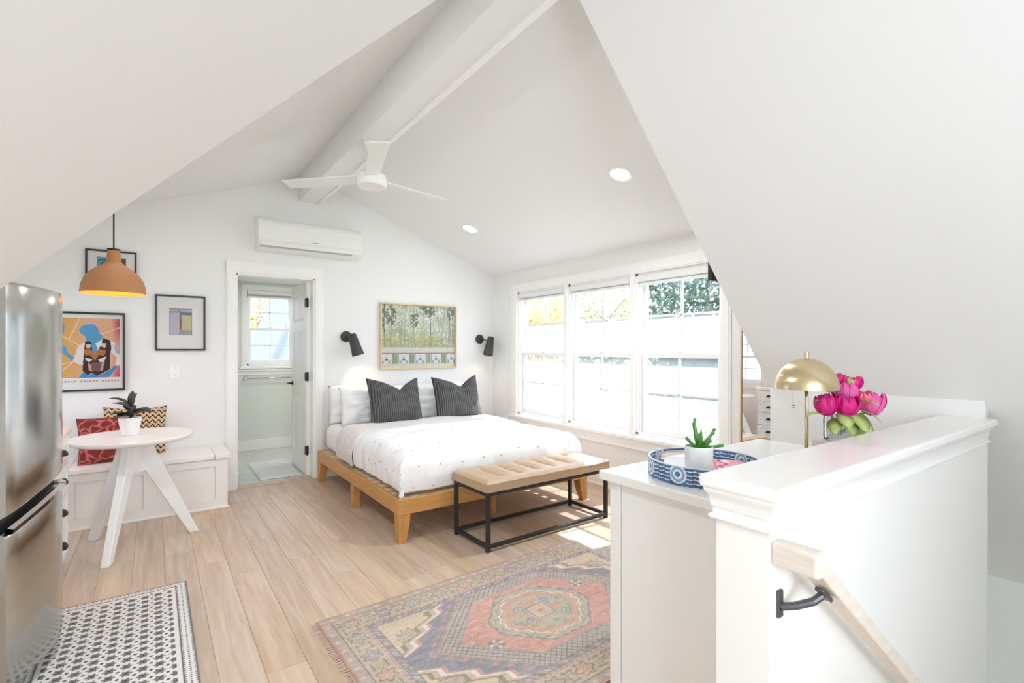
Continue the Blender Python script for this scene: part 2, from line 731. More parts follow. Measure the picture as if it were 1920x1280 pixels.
# floor: sub-base and oak planks along Y
floor = sroot('floor')
bm = B()
box(bm, XL, 3.08, .6, YB, -.03, -.004)
box(bm, 3.08, XR, 1.45, YB, -.03, -.004)
box(bm, XL, 1.14, -1.5, .6, -.03, -.004)
obj('subfloor', bm, M['gap'], floor)
PW = .158
pl_me = bx(-.5, .5, -.5, .5, -.012, 0)
plank_base = bpy.data.meshes.new('plank')
pl_me.to_mesh(plank_base)
pl_me.free()
plank_base.materials.append(M['plank'])


def make_plank(w, l):
    t = B()
    box(t, -w / 2, w / 2, -l / 2, l / 2, -.012, 0)
    top = [e for e in t.edges if all(v.co.z > -.001 for v in e.verts)]
    bmesh.ops.bevel(t, geom=top, offset=.0011, segments=1, affect='EDGES')
    me = bpy.data.meshes.new('plank')
    t.to_mesh(me)
    t.free()
    me.materials.append(M['plank'])
    return me


plank_cache = {}
x = XL
ic = 0
while x < XR - .01:
    w = min(PW, XR - x)
    y0 = -1.5 if x + w <= 1.16 else (.73 if x + w < 3.12 else 1.5)
    y = y0 - random.uniform(.1, 1.2)
    while y < YB:
        l = random.choice((1.1, 1.45, 1.8, 2.0))
        a, b_ = max(y, y0), min(y + l, YB)
        if b_ - a > .05:
            k = (round(w, 3), round(b_ - a, 2))
            if k not in plank_cache:
                plank_cache[k] = make_plank(w - .0009, b_ - a - .0009)
            p = bpy.data.objects.new('plank', plank_cache[k])
            COL.objects.link(p)
            p.parent = floor
            p.location = (x + w / 2, (a + b_) / 2, 0)
        y += l
    x += PW

# back wall with the bathroom door opening
DX0, DX1, DZ = .634, 1.338, 2.04
bm = B()
prism(bm, [(XL - .12, -.03), (DX0, -.03), (DX0, zc(DX0)), (XL - .12, zc(XL - .12))], 'y', YB, YB + .12)
prism(bm, [(DX0, DZ), (DX1, DZ), (DX1, zc(DX1)), (RX0, RZ), (DX0, zc(DX0))], 'y', YB, YB + .12)
prism(bm, [(DX1, -.03), (XR + .15, -.03), (XR + .15, zc(XR + .15)), (RX1, RZ), (DX1, zc(DX1))], 'y', YB, YB + .12)
struct('wall_back', bm, M['wall'])
# window wall
WY0, WY1, WZ0, WZ1 = 2.178, 4.814, .555, 2.0
bm = B()
zt = zc(XR) + .0
box(bm, XR, XR + .15, YF - .12, WY0, -.03, zt)
box(bm, XR, XR + .15, WY1, YB + .12, -.03, zt)
box(bm, XR, XR + .15, WY0, WY1, -.03, WZ0)
box(bm, XR, XR + .15, WY0, WY1, WZ1, zt)
struct('wall_right', bm, M['wall'])
# left wall with the kitchen nook window
KY0, KY1, KZ0, KZ1 = 4.24, 5.12, .88, 1.78
bm = B()
zt = zc(XL)
box(bm, XL - .12, XL, YF - .12, KY0, -.03, zt)
box(bm, XL - .12, XL, KY1, YB + .12, -.03, zt)
box(bm, XL - .12, XL, KY0, KY1, -.03, KZ0)
box(bm, XL - .12, XL, KY0, KY1, KZ1, zt)
struct('wall_left', bm, M['wall'])
# bedroom ceiling
bm = B()
T = .08
prism(bm, [(XL - .12, zc(XL - .12)), (RX0, RZ), (RX1, RZ), (XR + .15, zc(XR + .15)), (XR + .15, zc(XR + .15) + T), (RX1, RZ + T), (RX0, RZ + T), (XL - .12, zc(XL - .12) + T)], 'y', YF - .1, YB + .12)
struct('ceiling', bm, M['ceil'])
# ridge beam with its cable channel
bm = B()
box(bm, RX0, RX1, YF + .01, YB, 2.815, RZ + .02)
beam = struct('beam', bm, M['ceil'])
beam['kind'] = 'structure'
bm = B()
box(bm, RX1 - .028, RX1 + .006, YF + .01, YB, 2.805, 2.815)
obj('cable_channel', bm, M['trim'], beam)
# gable opening wall between stair and bedroom
AP = (1.29, 3.03)
LK = (-.72, 3.03 - 1.004 * 2.01)
RK = (3.08, 1.084)
bm = B()
prism(bm, [(XL - .12, -.03), (LK[0] - .03, -.03), (LK[0] - .03, LK[1] + .02), (1.29, AP[1] + .05), (1.29, RZ + .05), (RX0, RZ), (XL - .12, zc(XL - .12))], 'y', YF - .08, YF)
prism(bm, [(XR + .15, -.03), (RK[0] + .03, -.03), (RK[0] + .03, RK[1]), (RK[0] + .03, RK[1] + .02), (1.29, AP[1] + .055), (1.29, RZ + .06), (RX1, RZ), (XR + .15, zc(XR + .15))], 'y', YF - .08, YF)
struct('wall_front', bm, M['wall'])
# steep ceilings over the stair
sl = (AP[1] - LK[1]) / (AP[0] - LK[0])
sr = (AP[1] - RK[1]) / (RK[0] - AP[0])
bm = B()
prism(bm, [AP, LK, (LK[0], LK[1] + .06), (AP[0], AP[1] + .06)], 'y', -1.5, YF)
struct('ceiling_left', bm, M['ceil'])
bm = B()
XE = 4.12
ze = RK[1] - sr * (XE - RK[0])
prism(bm, [AP, (XE, ze), (XE + .1, ze), (AP[0], AP[1] + .12)], 'y', -1.5, YF - .08)
prism(bm, [AP, RK, (RK[0], RK[1] + .1), (AP[0], AP[1] + .1)], 'y', YF - .08, YF)
struct('ceiling_right', bm, M['ceil'])
# knee wall behind the dresser
struct('wall_knee', bx(3.08, 3.12, .596, YF, -.03, 1.086), M['wall'])
# stairwell shell
struct('wall_stair', bx(XE, XE + .1, -1.6, 1.5, -2.6, ze + .05), M['wall'])
struct('wall_stair_left', bx(LK[0] - .05, LK[0], -1.5, YF, -.03, LK[1] + .03), M['wall'])
struct('wall_stair_rear', bx(-.8, XE, -1.6, -1.5, -2.6, 3.1), M['wall'])
struct('wall_stair_end', bx(3.1, XE, .95, 1.05, -2.6, 1.0), M['wall'])
# half wall with moulded cap
hw = sroot('wall_half')
HX0, HX1, HY0, HY1 = 1.145, 3.06, .589, .72
obj('half_wall_body', bx(HX0, HX1, HY0, HY1, -2.6, .965), M['trim'], hw)


def ring_mold(bm, x0, x1, y0, y1, prof):
    """loft offset rectangles: prof = [(offset, z)]"""
    rings = []
    for o, z in prof:
        rings.append([bm.verts.new(p) for p in ((x0 - o, y0 - o, z), (x1, y0 - o, z), (x1, y1 + o, z), (x0 - o, y1 + o, z))])
    fs = []
    for a, b_ in zip(rings, rings[1:]):
        for i in range(4):
            j = (i + 1) % 4
            fs.append(bm.faces.new((a[i], a[j], b_[j], b_[i])))
    fs.append(bm.faces.new(rings[0]))
    fs.append(bm.faces.new(rings[-1]))
    bmesh.ops.recalc_face_normals(bm, faces=fs)
    return bm


prof = [(0, .898), (.010, .899), (.014, .903), (.014, .908), (.010, .912), (.006, .913), (.006, .930), (.010, .931), (.011, .945), (.014, .957), (.02, .966), (.022, .972), (.022, .978)]
smooth_angle(obj('crown_moulding', ring_mold(B(), HX0, HX1, HY0, HY1, prof), M['cap'], hw), 25)
obj('cap', bx(HX0 - .028, 3.078, HY0 - .036, HY1 + .034, .976, 1.008, bev=.009, seg=3), M['cap'], hw)
# stairs going down behind the half wall
stair = sroot('stair')
for i in range(9):
    x0 = 1.3 + i * .27
    obj('step', bx(x0 - .03, x0 + .27, -1.2, .585, -.19 * (i + 1) - .03, -.19 * (i + 1)), M['plank'], stair)
    obj('riser', bx(x0 - .012, x0, -1.2, .585, -.19 * (i + 1), -.19 * i - .03), M['trim'], stair)
obj('landing_edge', bx(1.12, 1.29, -1.2, .585, -.03, 0), M['plank'], stair)

# bathroom shell
bm = B()
BX0, BX1, BY1, BZ = .80, 2.3, 7.3, 2.2
bwx0, bwx1, bwz0, bwz1 = .985, 1.56, 1.11, 2.10
box(bm, BX0 - .1, bwx0, BY1, BY1 + .12, -.03, BZ)
box(bm, bwx1, BX1, BY1, BY1 + .12, -.03, BZ)
box(bm, bwx0, bwx1, BY1, BY1 + .12, -.03, bwz0)
box(bm, bwx0, bwx1, BY1, BY1 + .12, bwz1, BZ)
struct('wall_bath_back', bm, M['bath'])
bm = B()
prism(bm, [(.5, YB + .12), (.60, YB + .12), (.86, BY1), (.76, BY1)], 'z', -.03, BZ)
struct('wall_bath_left', bm, M['bath'])
struct('wall_bath_right', bx(BX1, BX1 + .1, YB + .12, BY1, -.03, BZ), M['bath'])
struct('ceiling_bath', bx(.4, BX1, YB + .12, BY1 + .12, BZ, BZ + .06), M['bath'])
fb = sroot('floor_bath')
obj('grout_bed', bx(.5, BX1, YB + .12, BY1, -.03, -.004), M['grout'], fb)
bm = B()
y = YB + .13
row = 0
while y < BY1 - .02:
    x = .55 - (row % 2) * .035
    while x < 2.25:
        z = random.uniform(-.0005, .0005)
        box(bm, x, x + .066, y, y + .046, -.006, z)
        x += .070
    y += .05
    row += 1
t_ = obj('tile_field', bm, M['tile'], fb)
t_['kind'] = 'stuff'
struct('trim_threshold', bx(DX0, DX1, YB - .01, YB + .13, -.005, .006, bev=.003), M['plank'])
# wainscot, sill rail and baseboard of the bathroom back wall
tr = sroot('trim_bath')
obj('chair_rail', bx(.7, BX1, BY1 - .03, BY1, 1.035, 1.06, bev=.006), M['trim'], tr)
obj('apron', bx(.7, BX1, BY1 - .015, BY1, .985, 1.035, bev=.003), M['trim'], tr)
obj('wainscot', bx(.7, BX1, BY1 - .008, BY1, .02, .985), M['bath'], tr)
struct('baseboard_bath', bx(.7, BX1, BY1 - .025, BY1, 0, .14, bev=.006), M['trim'])


# baseboards
def baseboard(name, pieces):
    bm = B()
    for x0, x1, y0, y1, d in pieces:
        if d == 'y':   # runs along x, sits at y1 wall
            prism(bm, [(y1, 0), (y1 - .02, 0), (y1 - .02, .02), (y1 - .014, .028), (y1 - .014, .105), (y1 - .009, .118), (y1 - .009, .13), (y1, .14)], 'x', x0, x1)
        else:
            prism(bm, [(x1, 0), (x1 - .02, 0), (x1 - .02, .02), (x1 - .014, .028), (x1 - .014, .105), (x1 - .009, .118), (x1 - .009, .13), (x1, .14)], 'y', y0, y1)
    struct(name, bm, M['trim'])


baseboard('baseboard_back', [(1.43, XR, 0, YB, 'y')])
baseboard('baseboard_right', [(0, XR, YF, YB - .02, 'x')])


# ---- windows
def window(name, loc, rz, w, z0, z1, cols, rows_up, rows_lo, film, depth=.12):
    """double hung window; local x across, local y outward, origin at the inner wall plane, bottom centre"""
    root = sroot(name, loc, rz)
    h = z1 - z0
    f = .022
    bm = B()
    box(bm, -w / 2, -w / 2 + f, 0, depth, 0, h)
    box(bm, w / 2 - f, w / 2, 0, depth, 0, h)
    box(bm, -w / 2, w / 2, 0, depth, 0, f)
    box(bm, -w / 2, w / 2, 0, depth, h - f, h)
    # stops
    box(bm, -w / 2 + f, -w / 2 + f + .012, .02, .035, f, h - f)
    box(bm, w / 2 - f - .012, w / 2 - f, .02, .035, f, h - f)
    obj('jamb_frame', bm, M['trimw'], root)
    mid = h * .49
    for (nm, a, b_, yo, rows) in (('upper_sash', mid - .012, h - f, .075, rows_up), ('lower_sash', f, mid + .022, .04, rows_lo)):
        xa, xb = -w / 2 + f, w / 2 - f
        st, rl = .036, .038
        bm = B()
        box(bm, xa, xa + st, yo, yo + .032, a, b_, bev=.003)
        box(bm, xb - st, xb, yo, yo + .032, a, b_, bev=.003)
        box(bm, xa + st, xb - st, yo, yo + .032, a, a + (rl if nm == 'upper_sash' else .05), bev=.003)
        box(bm, xa + st, xb - st, yo, yo + .032, b_ - rl, b_, bev=.003)
        sash = obj(nm, bm, M['trimw'], root)
        ga, gb = xa + st, xb - st
        gz0, gz1 = a + (rl if nm == 'upper_sash' else .05), b_ - rl
        for c in range(1, cols):
            x_ = ga + (gb - ga) * c / cols
            obj('muntin', bx(x_ - .009, x_ + .009, yo + .004, yo + .028, gz0, gz1, bev=.003), M['trimw'], sash)
        for r_ in range(1, rows):
            z_ = gz0 + (gz1 - gz0) * r_ / rows
            obj('muntin', bx(ga, gb, yo + .004, yo + .028, z_ - .009, z_ + .009, bev=.003), M['trimw'], sash)
        for c in range(cols):
            for r_ in range(rows):
                x0 = ga + (gb - ga) * c / cols
                x1 = ga + (gb - ga) * (c + 1) / cols
                zz0 = gz0 + (gz1 - gz0) * r_ / rows
                zz1 = gz0 + (gz1 - gz0) * (r_ + 1) / rows
                clear = (not film) or (nm == 'upper_sash' and r_ == rows - 1)
                bm = B()
                vs = [bm.verts.new(p) for p in ((x0, yo + .016, zz0), (x1, yo + .016, zz0), (x1, yo + .016, zz1), (x0, yo + .016, zz1))]
                bm.faces.new(vs)
                p_ = obj('pane', bm, M['glass'] if clear else M['film'], sash)
        if nm == 'lower_sash':
            lk = obj('sash_lock', bx(-.03, .03, yo + .004, yo + .03, b_, b_ + .012, bev=.004), M['plastic'], sash)
    return root


units = [(3.975, 4.814), (3.073, 3.916), (2.178, 3.017)]
for i, (a, b_) in enumerate(units):
    window('window_%d' % (i + 1), (XR + .012, (a + b_) / 2, WZ0), -PI / 2, b_ - a, WZ0, 2.0, 2, 2, 2, True)
window('window_4', ((bwx0 + bwx1) / 2, BY1 + .01, bwz0), 0, bwx1 - bwx0, bwz0, bwz1 - .02, 2, 2, 2, False)
window('window_5', (XL - .01, (KY0 + KY1) / 2, KZ0), PI / 2, KY1 - KY0, KZ0, KZ1, 3, 2, 2, False)

# casing of the window bank
tw = sroot('trim_1')


def casing(bm, axis_wall, a0, a1, z0, z1, at, sgn, horizontal):
    """stepped casing board lying on a wall x=at (axis 'x') or y=at ('y'); sgn = direction into the room"""
    for k, (ins, th) in enumerate(((0, .012), (.012, .018), (.03, .014))):
        aa0, aa1, zz0, zz1 = (a0 + ins, a1 - ins, z0 + ins, z1 - ins)
        if horizontal:
            aa0, aa1 = a0, a1
        else:
            zz0, zz1 = z0, z1
        lo, hi = sorted((at, at + sgn * th))
        if axis_wall == 'x':
            box(bm, lo, hi, aa0, aa1, zz0, zz1, bev=.002)
        else:
            box(bm, aa0, aa1, lo, hi, zz0, zz1, bev=.002)


bm = B()
casing(bm, 'x', WY1, WY1 + .105, WZ0 - .04, WZ1, XR, -1, False)
casing(bm, 'x', WY0 - .085, WY0, WZ0 - .04, WZ1, XR, -1, False)
obj('side_casing', bm, M['trim'], tw)
bm = B()
casing(bm, 'x', WY0 - .085, WY1 + .105, WZ1, WZ1 + .1, XR, -1, True)
obj('head_casing', bm, M['trim'], tw)
for a, b_ in ((3.916, 3.975), (3.017, 3.073)):
    obj('mullion', bx(XR - .016, XR + .12, a, b_, WZ0, WZ1, bev=.003), M['trim'], tw)
obj('stool', bx(XR - .045, XR + .03, WY0 - .11, WY1 + .13, WZ0 - .045, WZ0 - .012, bev=.007), M['trim'], tw)
obj('apron', bx(XR - .02, XR, WY0 - .08, WY1 + .1, WZ0 - .135, WZ0 - .045, bev=.005), M['trim'], tw)
obj('sill_liner', bx(XR - .002, XR + .12, WY0, WY1, WZ0 - .012, WZ0 + .004), M['trim'], tw)
# bathroom and kitchen window casings
bm = B()
casing(bm, 'y', bwx0 - .065, bwx0, bwz0 - .02, bwz1, BY1, -1, False)
casing(bm, 'y', bwx1, bwx1 + .065, bwz0 - .02, bwz1, BY1, -1, False)
casing(bm, 'y', bwx0 - .065, bwx1 + .065, bwz1, bwz1 + .07, BY1, -1, True)
struct('trim_2', bm, M['trim'])
struct('trim_3', bx(bwx0 - .08, bwx1 + .08, BY1 - .04, BY1 + .02, bwz0 - .045, bwz0 - .015, bev=.006), M['trim'])
bm = B()
casing(bm, 'x', KY0 - .07, KY0, KZ0 - .03, KZ1, XL, 1, False)
casing(bm, 'x', KY1, KY1 + .07, KZ0 - .03, KZ1, XL, 1, False)
casing(bm, 'x', KY0 - .07, KY1 + .07, KZ1, KZ1 + .08, XL, 1, True)
casing(bm, 'x', KY0 - .07, KY1 + .07, KZ0 - .09, KZ0 - .03, XL, 1, True)
struct('trim_4', bm, M['trim'])


# blinds
def blind(name, label, loc, rz, w, drop, group=None):
    t = thing(name, label, 'blind', loc, rz, group)
    obj('headrail', bx(-w / 2, w / 2, .0, .04, -.052, 0, bev=.003), M['blindw'], t)
    obj('folded_fabric', bx(-w / 2 + .004, w / 2 - .004, .004, .034, -drop + .022, -.052), M['blindg'], t)
    obj('bottom_rail', bx(-w / 2, w / 2, .0, .036, -drop, -drop + .022, bev=.003), M['blindw'], t)
    return t


for (a, b_), lb in zip(units, ('raised white blind over the window nearest the bed head', 'raised white blind over the middle window of the three', 'raised white blind over the window nearest the dresser')):
    blind('window_blind', lb, (XR + .005, (a + b_) / 2, 1.976), -PI / 2, b_ - a - .05, .085, 'raised blinds over the triple window')
blind('window_blind', 'raised white blind over the small bathroom window', ((bwx0 + bwx1) / 2, BY1 - .02, bwz1 - .005), 0, bwx1 - bwx0 - .01, .1)

# ---- door
tj = sroot('trim_5')
bm = B()
casing(bm, 'y', DX0 - .085, DX0, 0, DZ, YB, -1, False)
casing(bm, 'y', DX1, DX1 + .09, 0, DZ, YB, -1, False)
obj('side_casing', bm, M['trim'], tj)
bm = B()
casing(bm, 'y', DX0 - .085, DX1 + .09, DZ, DZ + .11, YB, -1, True)
obj('head_casing', bm, M['trim'], tj)
bm = B()
box(bm, DX0 - .001, DX0 + .012, YB - .002, YB + .122, 0, DZ)
box(bm, DX1 - .012, DX1 + .001, YB - .002, YB + .122, 0, DZ)
box(bm, DX0, DX1, YB - .002, YB + .122, DZ - .012, DZ)
obj('jamb', bm, M['trim'], tj)

door = sroot('door_1', (1.312, 5.485, .008))
DL, DT = .69, .035       # door leaf runs along +y, thickness along x (visible face at -x)
bm = B()
st, rl = .1, .11
zs = [0, .2, .78, .93, 1.5, 1.62, 1.90, 2.02]
x0, x1 = -DT / 2, DT / 2
box(bm, x0, x1, 0, st, 0, 2.02)
box(bm, x0, x1, DL - st, DL, 0, 2.02)
box(bm, x0, x1, DL / 2 - .045, DL / 2 + .045, 0, 2.02)
for a, b_ in ((0, .2), (.78, .93), (1.5, 1.62), (1.90, 2.02)):
    box(bm, x0, x1, st, DL / 2 - .045, a, b_)
    box(bm, x0, x1, DL / 2 + .045, DL - st, a, b_)
obj('door_frame', bm, M['trim'], door)
for (a, b_) in ((.2, .78), (.93, 1.5), (1.62, 1.90)):
    for (ya, yb) in ((st, DL / 2 - .045), (DL / 2 + .045, DL - st)):
        bm = B()
        box(bm, -.006, .006, ya, yb, a, b_)
        # raised field
        t = B()
        vs = []
        for sx in (-1,):
            o1 = [(sx * .006, ya + .006, a + .006), (sx * .006, yb - .006, a + .006), (sx * .006, yb - .006, b_ - .006), (sx * .006, ya + .006, b_ - .006)]
            o2 = [(sx * .014, ya + .03, a + .03), (sx * .014, yb - .03, a + .03), (sx * .014, yb - .03, b_ - .03), (sx * .014, ya + .03, b_ - .03)]
            v1 = [t.verts.new(p) for p in o1]
            v2 = [t.verts.new(p) for p in o2]
            fs = [t.faces.new(v2)]
            for i in range(4):
                fs.append(t.faces.new((v1[i], v1[(i + 1) % 4], v2[(i + 1) % 4], v2[i])))
            bmesh.ops.recalc_face_normals(t, faces=fs)
        merge(bm, t)
        obj('door_panel', bm, M['trim'], door)
for z in (.26, 1.03, 1.80):
    bm = B()
    box(bm, -.03, .004, -.012, .03, z - .045, z + .045, bev=.004)
    lathe(bm, [(.007, -.05), (.007, .05)], 12, (-.012, -.014, z))
    obj('hinge', bm, M['black'], door)
bm = B()
lathe(bm, [(.026, 0), (.026, .006), (.012, .01), (.009, .05)], 20, mtx=Matrix.Translation((-DT / 2, DL - .06, .93)) @ Matrix.Rotation(R(-90), 4, 'Y'))
box(bm, -DT / 2 - .06, -DT / 2 - .045, DL - .16, DL - .05, .92, .94, bev=.005)
obj('door_handle', bm, M['black'], door, smooth=False)

# ------------------------------------------------------------------ bed
bed = thing('bed_frame', 'honey wood platform bed frame with open slats under the white bedding', 'bed', (0, 0, 0))
bx0, bx1, by0, by1 = 1.345, 3.10, 3.19, 5.24
obj('side_rail', bx(bx0, bx0 + .03, by0, by1, .195, .30, bev=.004), M['bedwood'], bed)
obj('side_rail', bx(bx1 - .03, bx1, by0, by1, .195, .30, bev=.004), M['bedwood'], bed)
obj('foot_rail', bx(bx0 + .001, bx1 - .001, by0 - .001, by0 + .03, .195, .301, bev=.004), wood('honey_wood_x', '#C08848', '#D09B5C', .38, (4, 30, 30)), bed)
obj('head_rail', bx(bx0 + .001, bx1 - .001, by1 - .03, by1 + .001, .195, .301, bev=.004), M['bedwood'], bed)
for (px, sx) in ((bx0, 1), (bx1, -1)):
    for (py, sy) in ((by0, 1), (by1, -1)):
        bm = B()
        # tapered leg: outer faces vertical, inner faces taper
        wt, wb = .085, .05
        top = [(px, py), (px + sx * wt, py), (px + sx * wt, py + sy * wt), (px, py + sy * wt)]
        bot = [(px, py), (px + sx * wb, py), (px + sx * wb, py + sy * wb), (px, py + sy * wb)]
        e = .002
        mid = [(px, py), (px + sx * (wt * .9), py), (px + sx * (wt * .9), py + sy * wt * .9), (px, py + sy * wt * .9)]
        rings = [[bm.verts.new((q[0] + e * sx, q[1] + e * sy, z)) for q in ring] for ring, z in ((bot, 0), (mid, .12), (top, .2))]
        fs = [bm.faces.new(rings[0]), bm.faces.new(rings[-1])]
        for a, b_ in zip(rings, rings[1:]):
            for i in range(4):
                fs.append(bm.faces.new((a[i], a[(i + 1) % 4], b_[(i + 1) % 4], b_[i])))
        bmesh.ops.recalc_face_normals(bm, faces=fs)
        obj('leg', bm, wood('honey_wood_leg', '#BC8443', '#CE9857', .38, (30, 30, 4)) if (px, py) == (bx0, by0) else bpy.data.materials['honey_wood_leg'], bed)
for px in (bx0 + .002, bx1 - .062):
    obj('mid_leg', bx(px, px + .06, 4.15, 4.21, 0, .2, bev=.003), M['bedwood'], bed)
for y in (3.37, 4.2, 5.0):
    obj('center_leg', bx(2.20, 2.245, y - .02, y + .02, 0, .2, bev=.003), M['bedwood'], bed)
obj('center_beam', bx(2.19, 2.255, by0 + .03, by1 - .03, .2, .262), M['bedwood'], bed)
n_s = 16
for i in range(n_s):
    y = by0 + .075 + i * (by1 - by0 - .15) / (n_s - 1)
    obj('slat', bx(bx0 + .031, bx1 - .031, y - .034, y + .034, .279, .2965, bev=.003), M['slat'], bed)

# mattress under a white sheet
MX0, MX1, MY0, MY1 = 1.412, 3.03, 3.26, 5.25
mt = thing('mattress', 'thick mattress in a white fitted sheet on the slatted bed', 'mattress', (0, 0, 0))
o = obj('sheet', bx(MX0, MX1, MY0, MY1, .298, .565, bev=.085, seg=6), M['sheet'], mt)
smooth_angle(o, 60)


# duvet draped over the mattress
def drape(name, X0, X1, Y0, Y1, ztop, hang_l, hang_r, hang_f, y_end, m, parent, nx=190, ny=170, amp=.019, seed=1, rad=.10, off=0, clothattr=False, thick=.012, end_hang=0):
    rng = np.random.default_rng(seed)

    def edge(d, r, hang):
        """d = distance past the flat part; returns (outward, drop)"""
        q = r * PI / 2
        d = np.clip(d, 0, None)
        a = np.clip(d / r, 0, PI / 2)
        outw = r * np.sin(a)
        drop = r * (1 - np.cos(a)) + np.clip(d - q, 0, None)
        return outw, drop
    r = rad
    s = np.linspace(-(hang_l), (X1 - X0) + hang_r, nx + 1)
    t = np.linspace(-(hang_f), (y_end - Y0), ny + 1)
    S, Tt = np.meshgrid(s, t)
    w = X1 - X0
    S_, T_ = S.ravel(), Tt.ravel()
    dl = np.clip(r - S_, 0, None)
    dr = np.clip(S_ - (w - r), 0, None)
    df = np.clip(r - T_, 0, None)
    ol, zl = edge(dl, r, hang_l)
    orr, zr = edge(dr, r, hang_r)
    of, zf = edge(df, r, hang_f)
    x = np.where(S_ < r, X0 + r - ol, np.where(S_ > w - r, X1 - r + orr, X0 + S_))
    y = np.where(T_ < r, Y0 + r - of, Y0 + T_)
    dx = np.maximum(zl, zr)
    drop = np.sqrt(dx ** 2 + zf ** 2) * .55 + np.maximum(dx, zf) * .45
    maxd = max(hang_l, hang_f) + r * (2 - PI / 2) - .0
    lim = ztop - .308
    drop = np.minimum(drop, lim)
    z = ztop - drop
    # corner fold: where both hang, pull outwards a little
    both = np.minimum(dx, zf)
    x += np.where(S_ < w / 2, -1, 1) * np.clip(both, 0, .1) * .05
    y += np.clip(both, 0, .1) * .05
    # puffiness and wrinkles
    u, v = S_, T_
    puff = .018 * np.sin(np.clip(u / w, 0, 1) * PI) * np.sin(np.clip((T_ + .05) / (y_end - Y0 + .1), 0, 1) * PI)
    wr = amp * ((vnoise(u * 1.0 + 9, v * 2.3 + 7, 3.1, seed) - .5) * 1.2 + (vnoise(u * 1.4 + 3, v * 4 + 5, 5.3, seed + 1) - .5) * .7 + (vnoise(u * 3 + 3, v * 9 + 5, 6.3, seed + 2) - .5) * .35)
    side = np.clip(dx * 6, 0, 1)
    front = np.clip(zf * 6, 0, 1)
    top = (1 - side) * (1 - front)
    z += (puff + wr) * top
    sw = amp * 1.3 * (vnoise(v * 3.4 + 20, u * .8 + 4, 3.0, seed + 3) - .5) + amp * .6 * (vnoise(v * 9 + 20, u * 2 + 4, 3.0, seed + 5) - .5)
    x += np.where(S_ < w / 2, -1, 1) * (sw + .016 * np.sin(np.clip(dx / lim, 0, 1) * PI)) * side
    fw = amp * 1.3 * (vnoise(u * 3.1 + 20, v * .8 + 4, 3.0, seed + 4) - .5) + amp * .6 * (vnoise(u * 9 + 20, v * 2 + 4, 3.0, seed + 6) - .5)
    y -= (fw + .02 * np.sin(np.clip(zf / lim, 0, 1) * PI)) * front
    z += off * top
    x += np.where(S_ < w / 2, -1, 1) * off * side
    y -= off * front
    co = np.stack((x, y, z), 1)
    idx = np.arange((nx + 1) * (ny + 1)).reshape(ny + 1, nx + 1)
    f = np.stack((idx[:-1, :-1], idx[:-1, 1:], idx[1:, 1:], idx[1:, :-1]), -1).reshape(-1, 4)
    me = bpy.data.meshes.new(name)
    me.from_pydata(co.tolist(), [], f.tolist())
    if clothattr:
        a = me.attributes.new('cloth', 'FLOAT_VECTOR', 'POINT')
        a.data.foreach_set('vector', np.stack((S_, T_, T_ * 0), 1).astype(np.float32).ravel())
    o = obj(name, me, m, parent, smooth=True)
    md = o.modifiers.new('solid', 'SOLIDIFY')
    md.thickness = thick
    md.offset = -1
    return o, co.reshape(ny + 1, nx + 1, 3), S, Tt


dv = thing('duvet', 'white duvet dotted with small dark tufts, spread over the bed', 'duvet')
duv, DC, DS, DT_ = drape('cover', MX0 - .02, MX1 + .02, MY0 - .025, MY1, .592, .21, .21, .22, 4.66, M['linen'], dv)
band, BC, _, _ = drape('turned_down_band', MX0 - .02, MX1 + .02, 4.22, MY1, .592, .215, .215, -.001, 4.70, M['rib'], dv, nx=190, ny=40, seed=1, rad=.10, off=.016, clothattr=True, amp=.014)
band['label'] = 'ribbed turned down edge of the duvet'
bm = B()
rt = random.Random(5)
ny_, nx_ = DC.shape[0], DC.shape[1]
cnt = 0
for iy in range(5, 154, 14):
    for ix in range(8, 184, 16):
        jx = min(nx_ - 2, max(1, ix + rt.randint(-2, 2) + (6 if (iy // 11) % 2 else 0)))
        jy = min(ny_ - 2, max(1, iy + rt.randint(-2, 2)))
        p = Vector(DC[jy, jx])
        du = (Vector(DC[jy, jx + 1]) - Vector(DC[jy, jx - 1])).normalized()
        dv_ = (Vector(DC[jy + 1, jx]) - Vector(DC[jy - 1, jx])).normalized()
        n = du.cross(dv_).normalized()
        if p.y > 4.2:
            continue
        ang = rt.choice((0, .4, -.4, 1.2))
        d = (du * math.cos(ang) + dv_ * math.sin(ang)) * .009
        e = n.cross(d).normalized() * .0032
        q = [p + n * .0005 + d, p + n * .004 + e, p + n * .0005 - d, p + n * .004 - e]
        bm.faces.new([bm.verts.new(c) for c in q])
tf = obj('tufts', bm, mat('tuft_thread', '#3B3D42', .9), dv)
tf['kind'] = 'stuff'


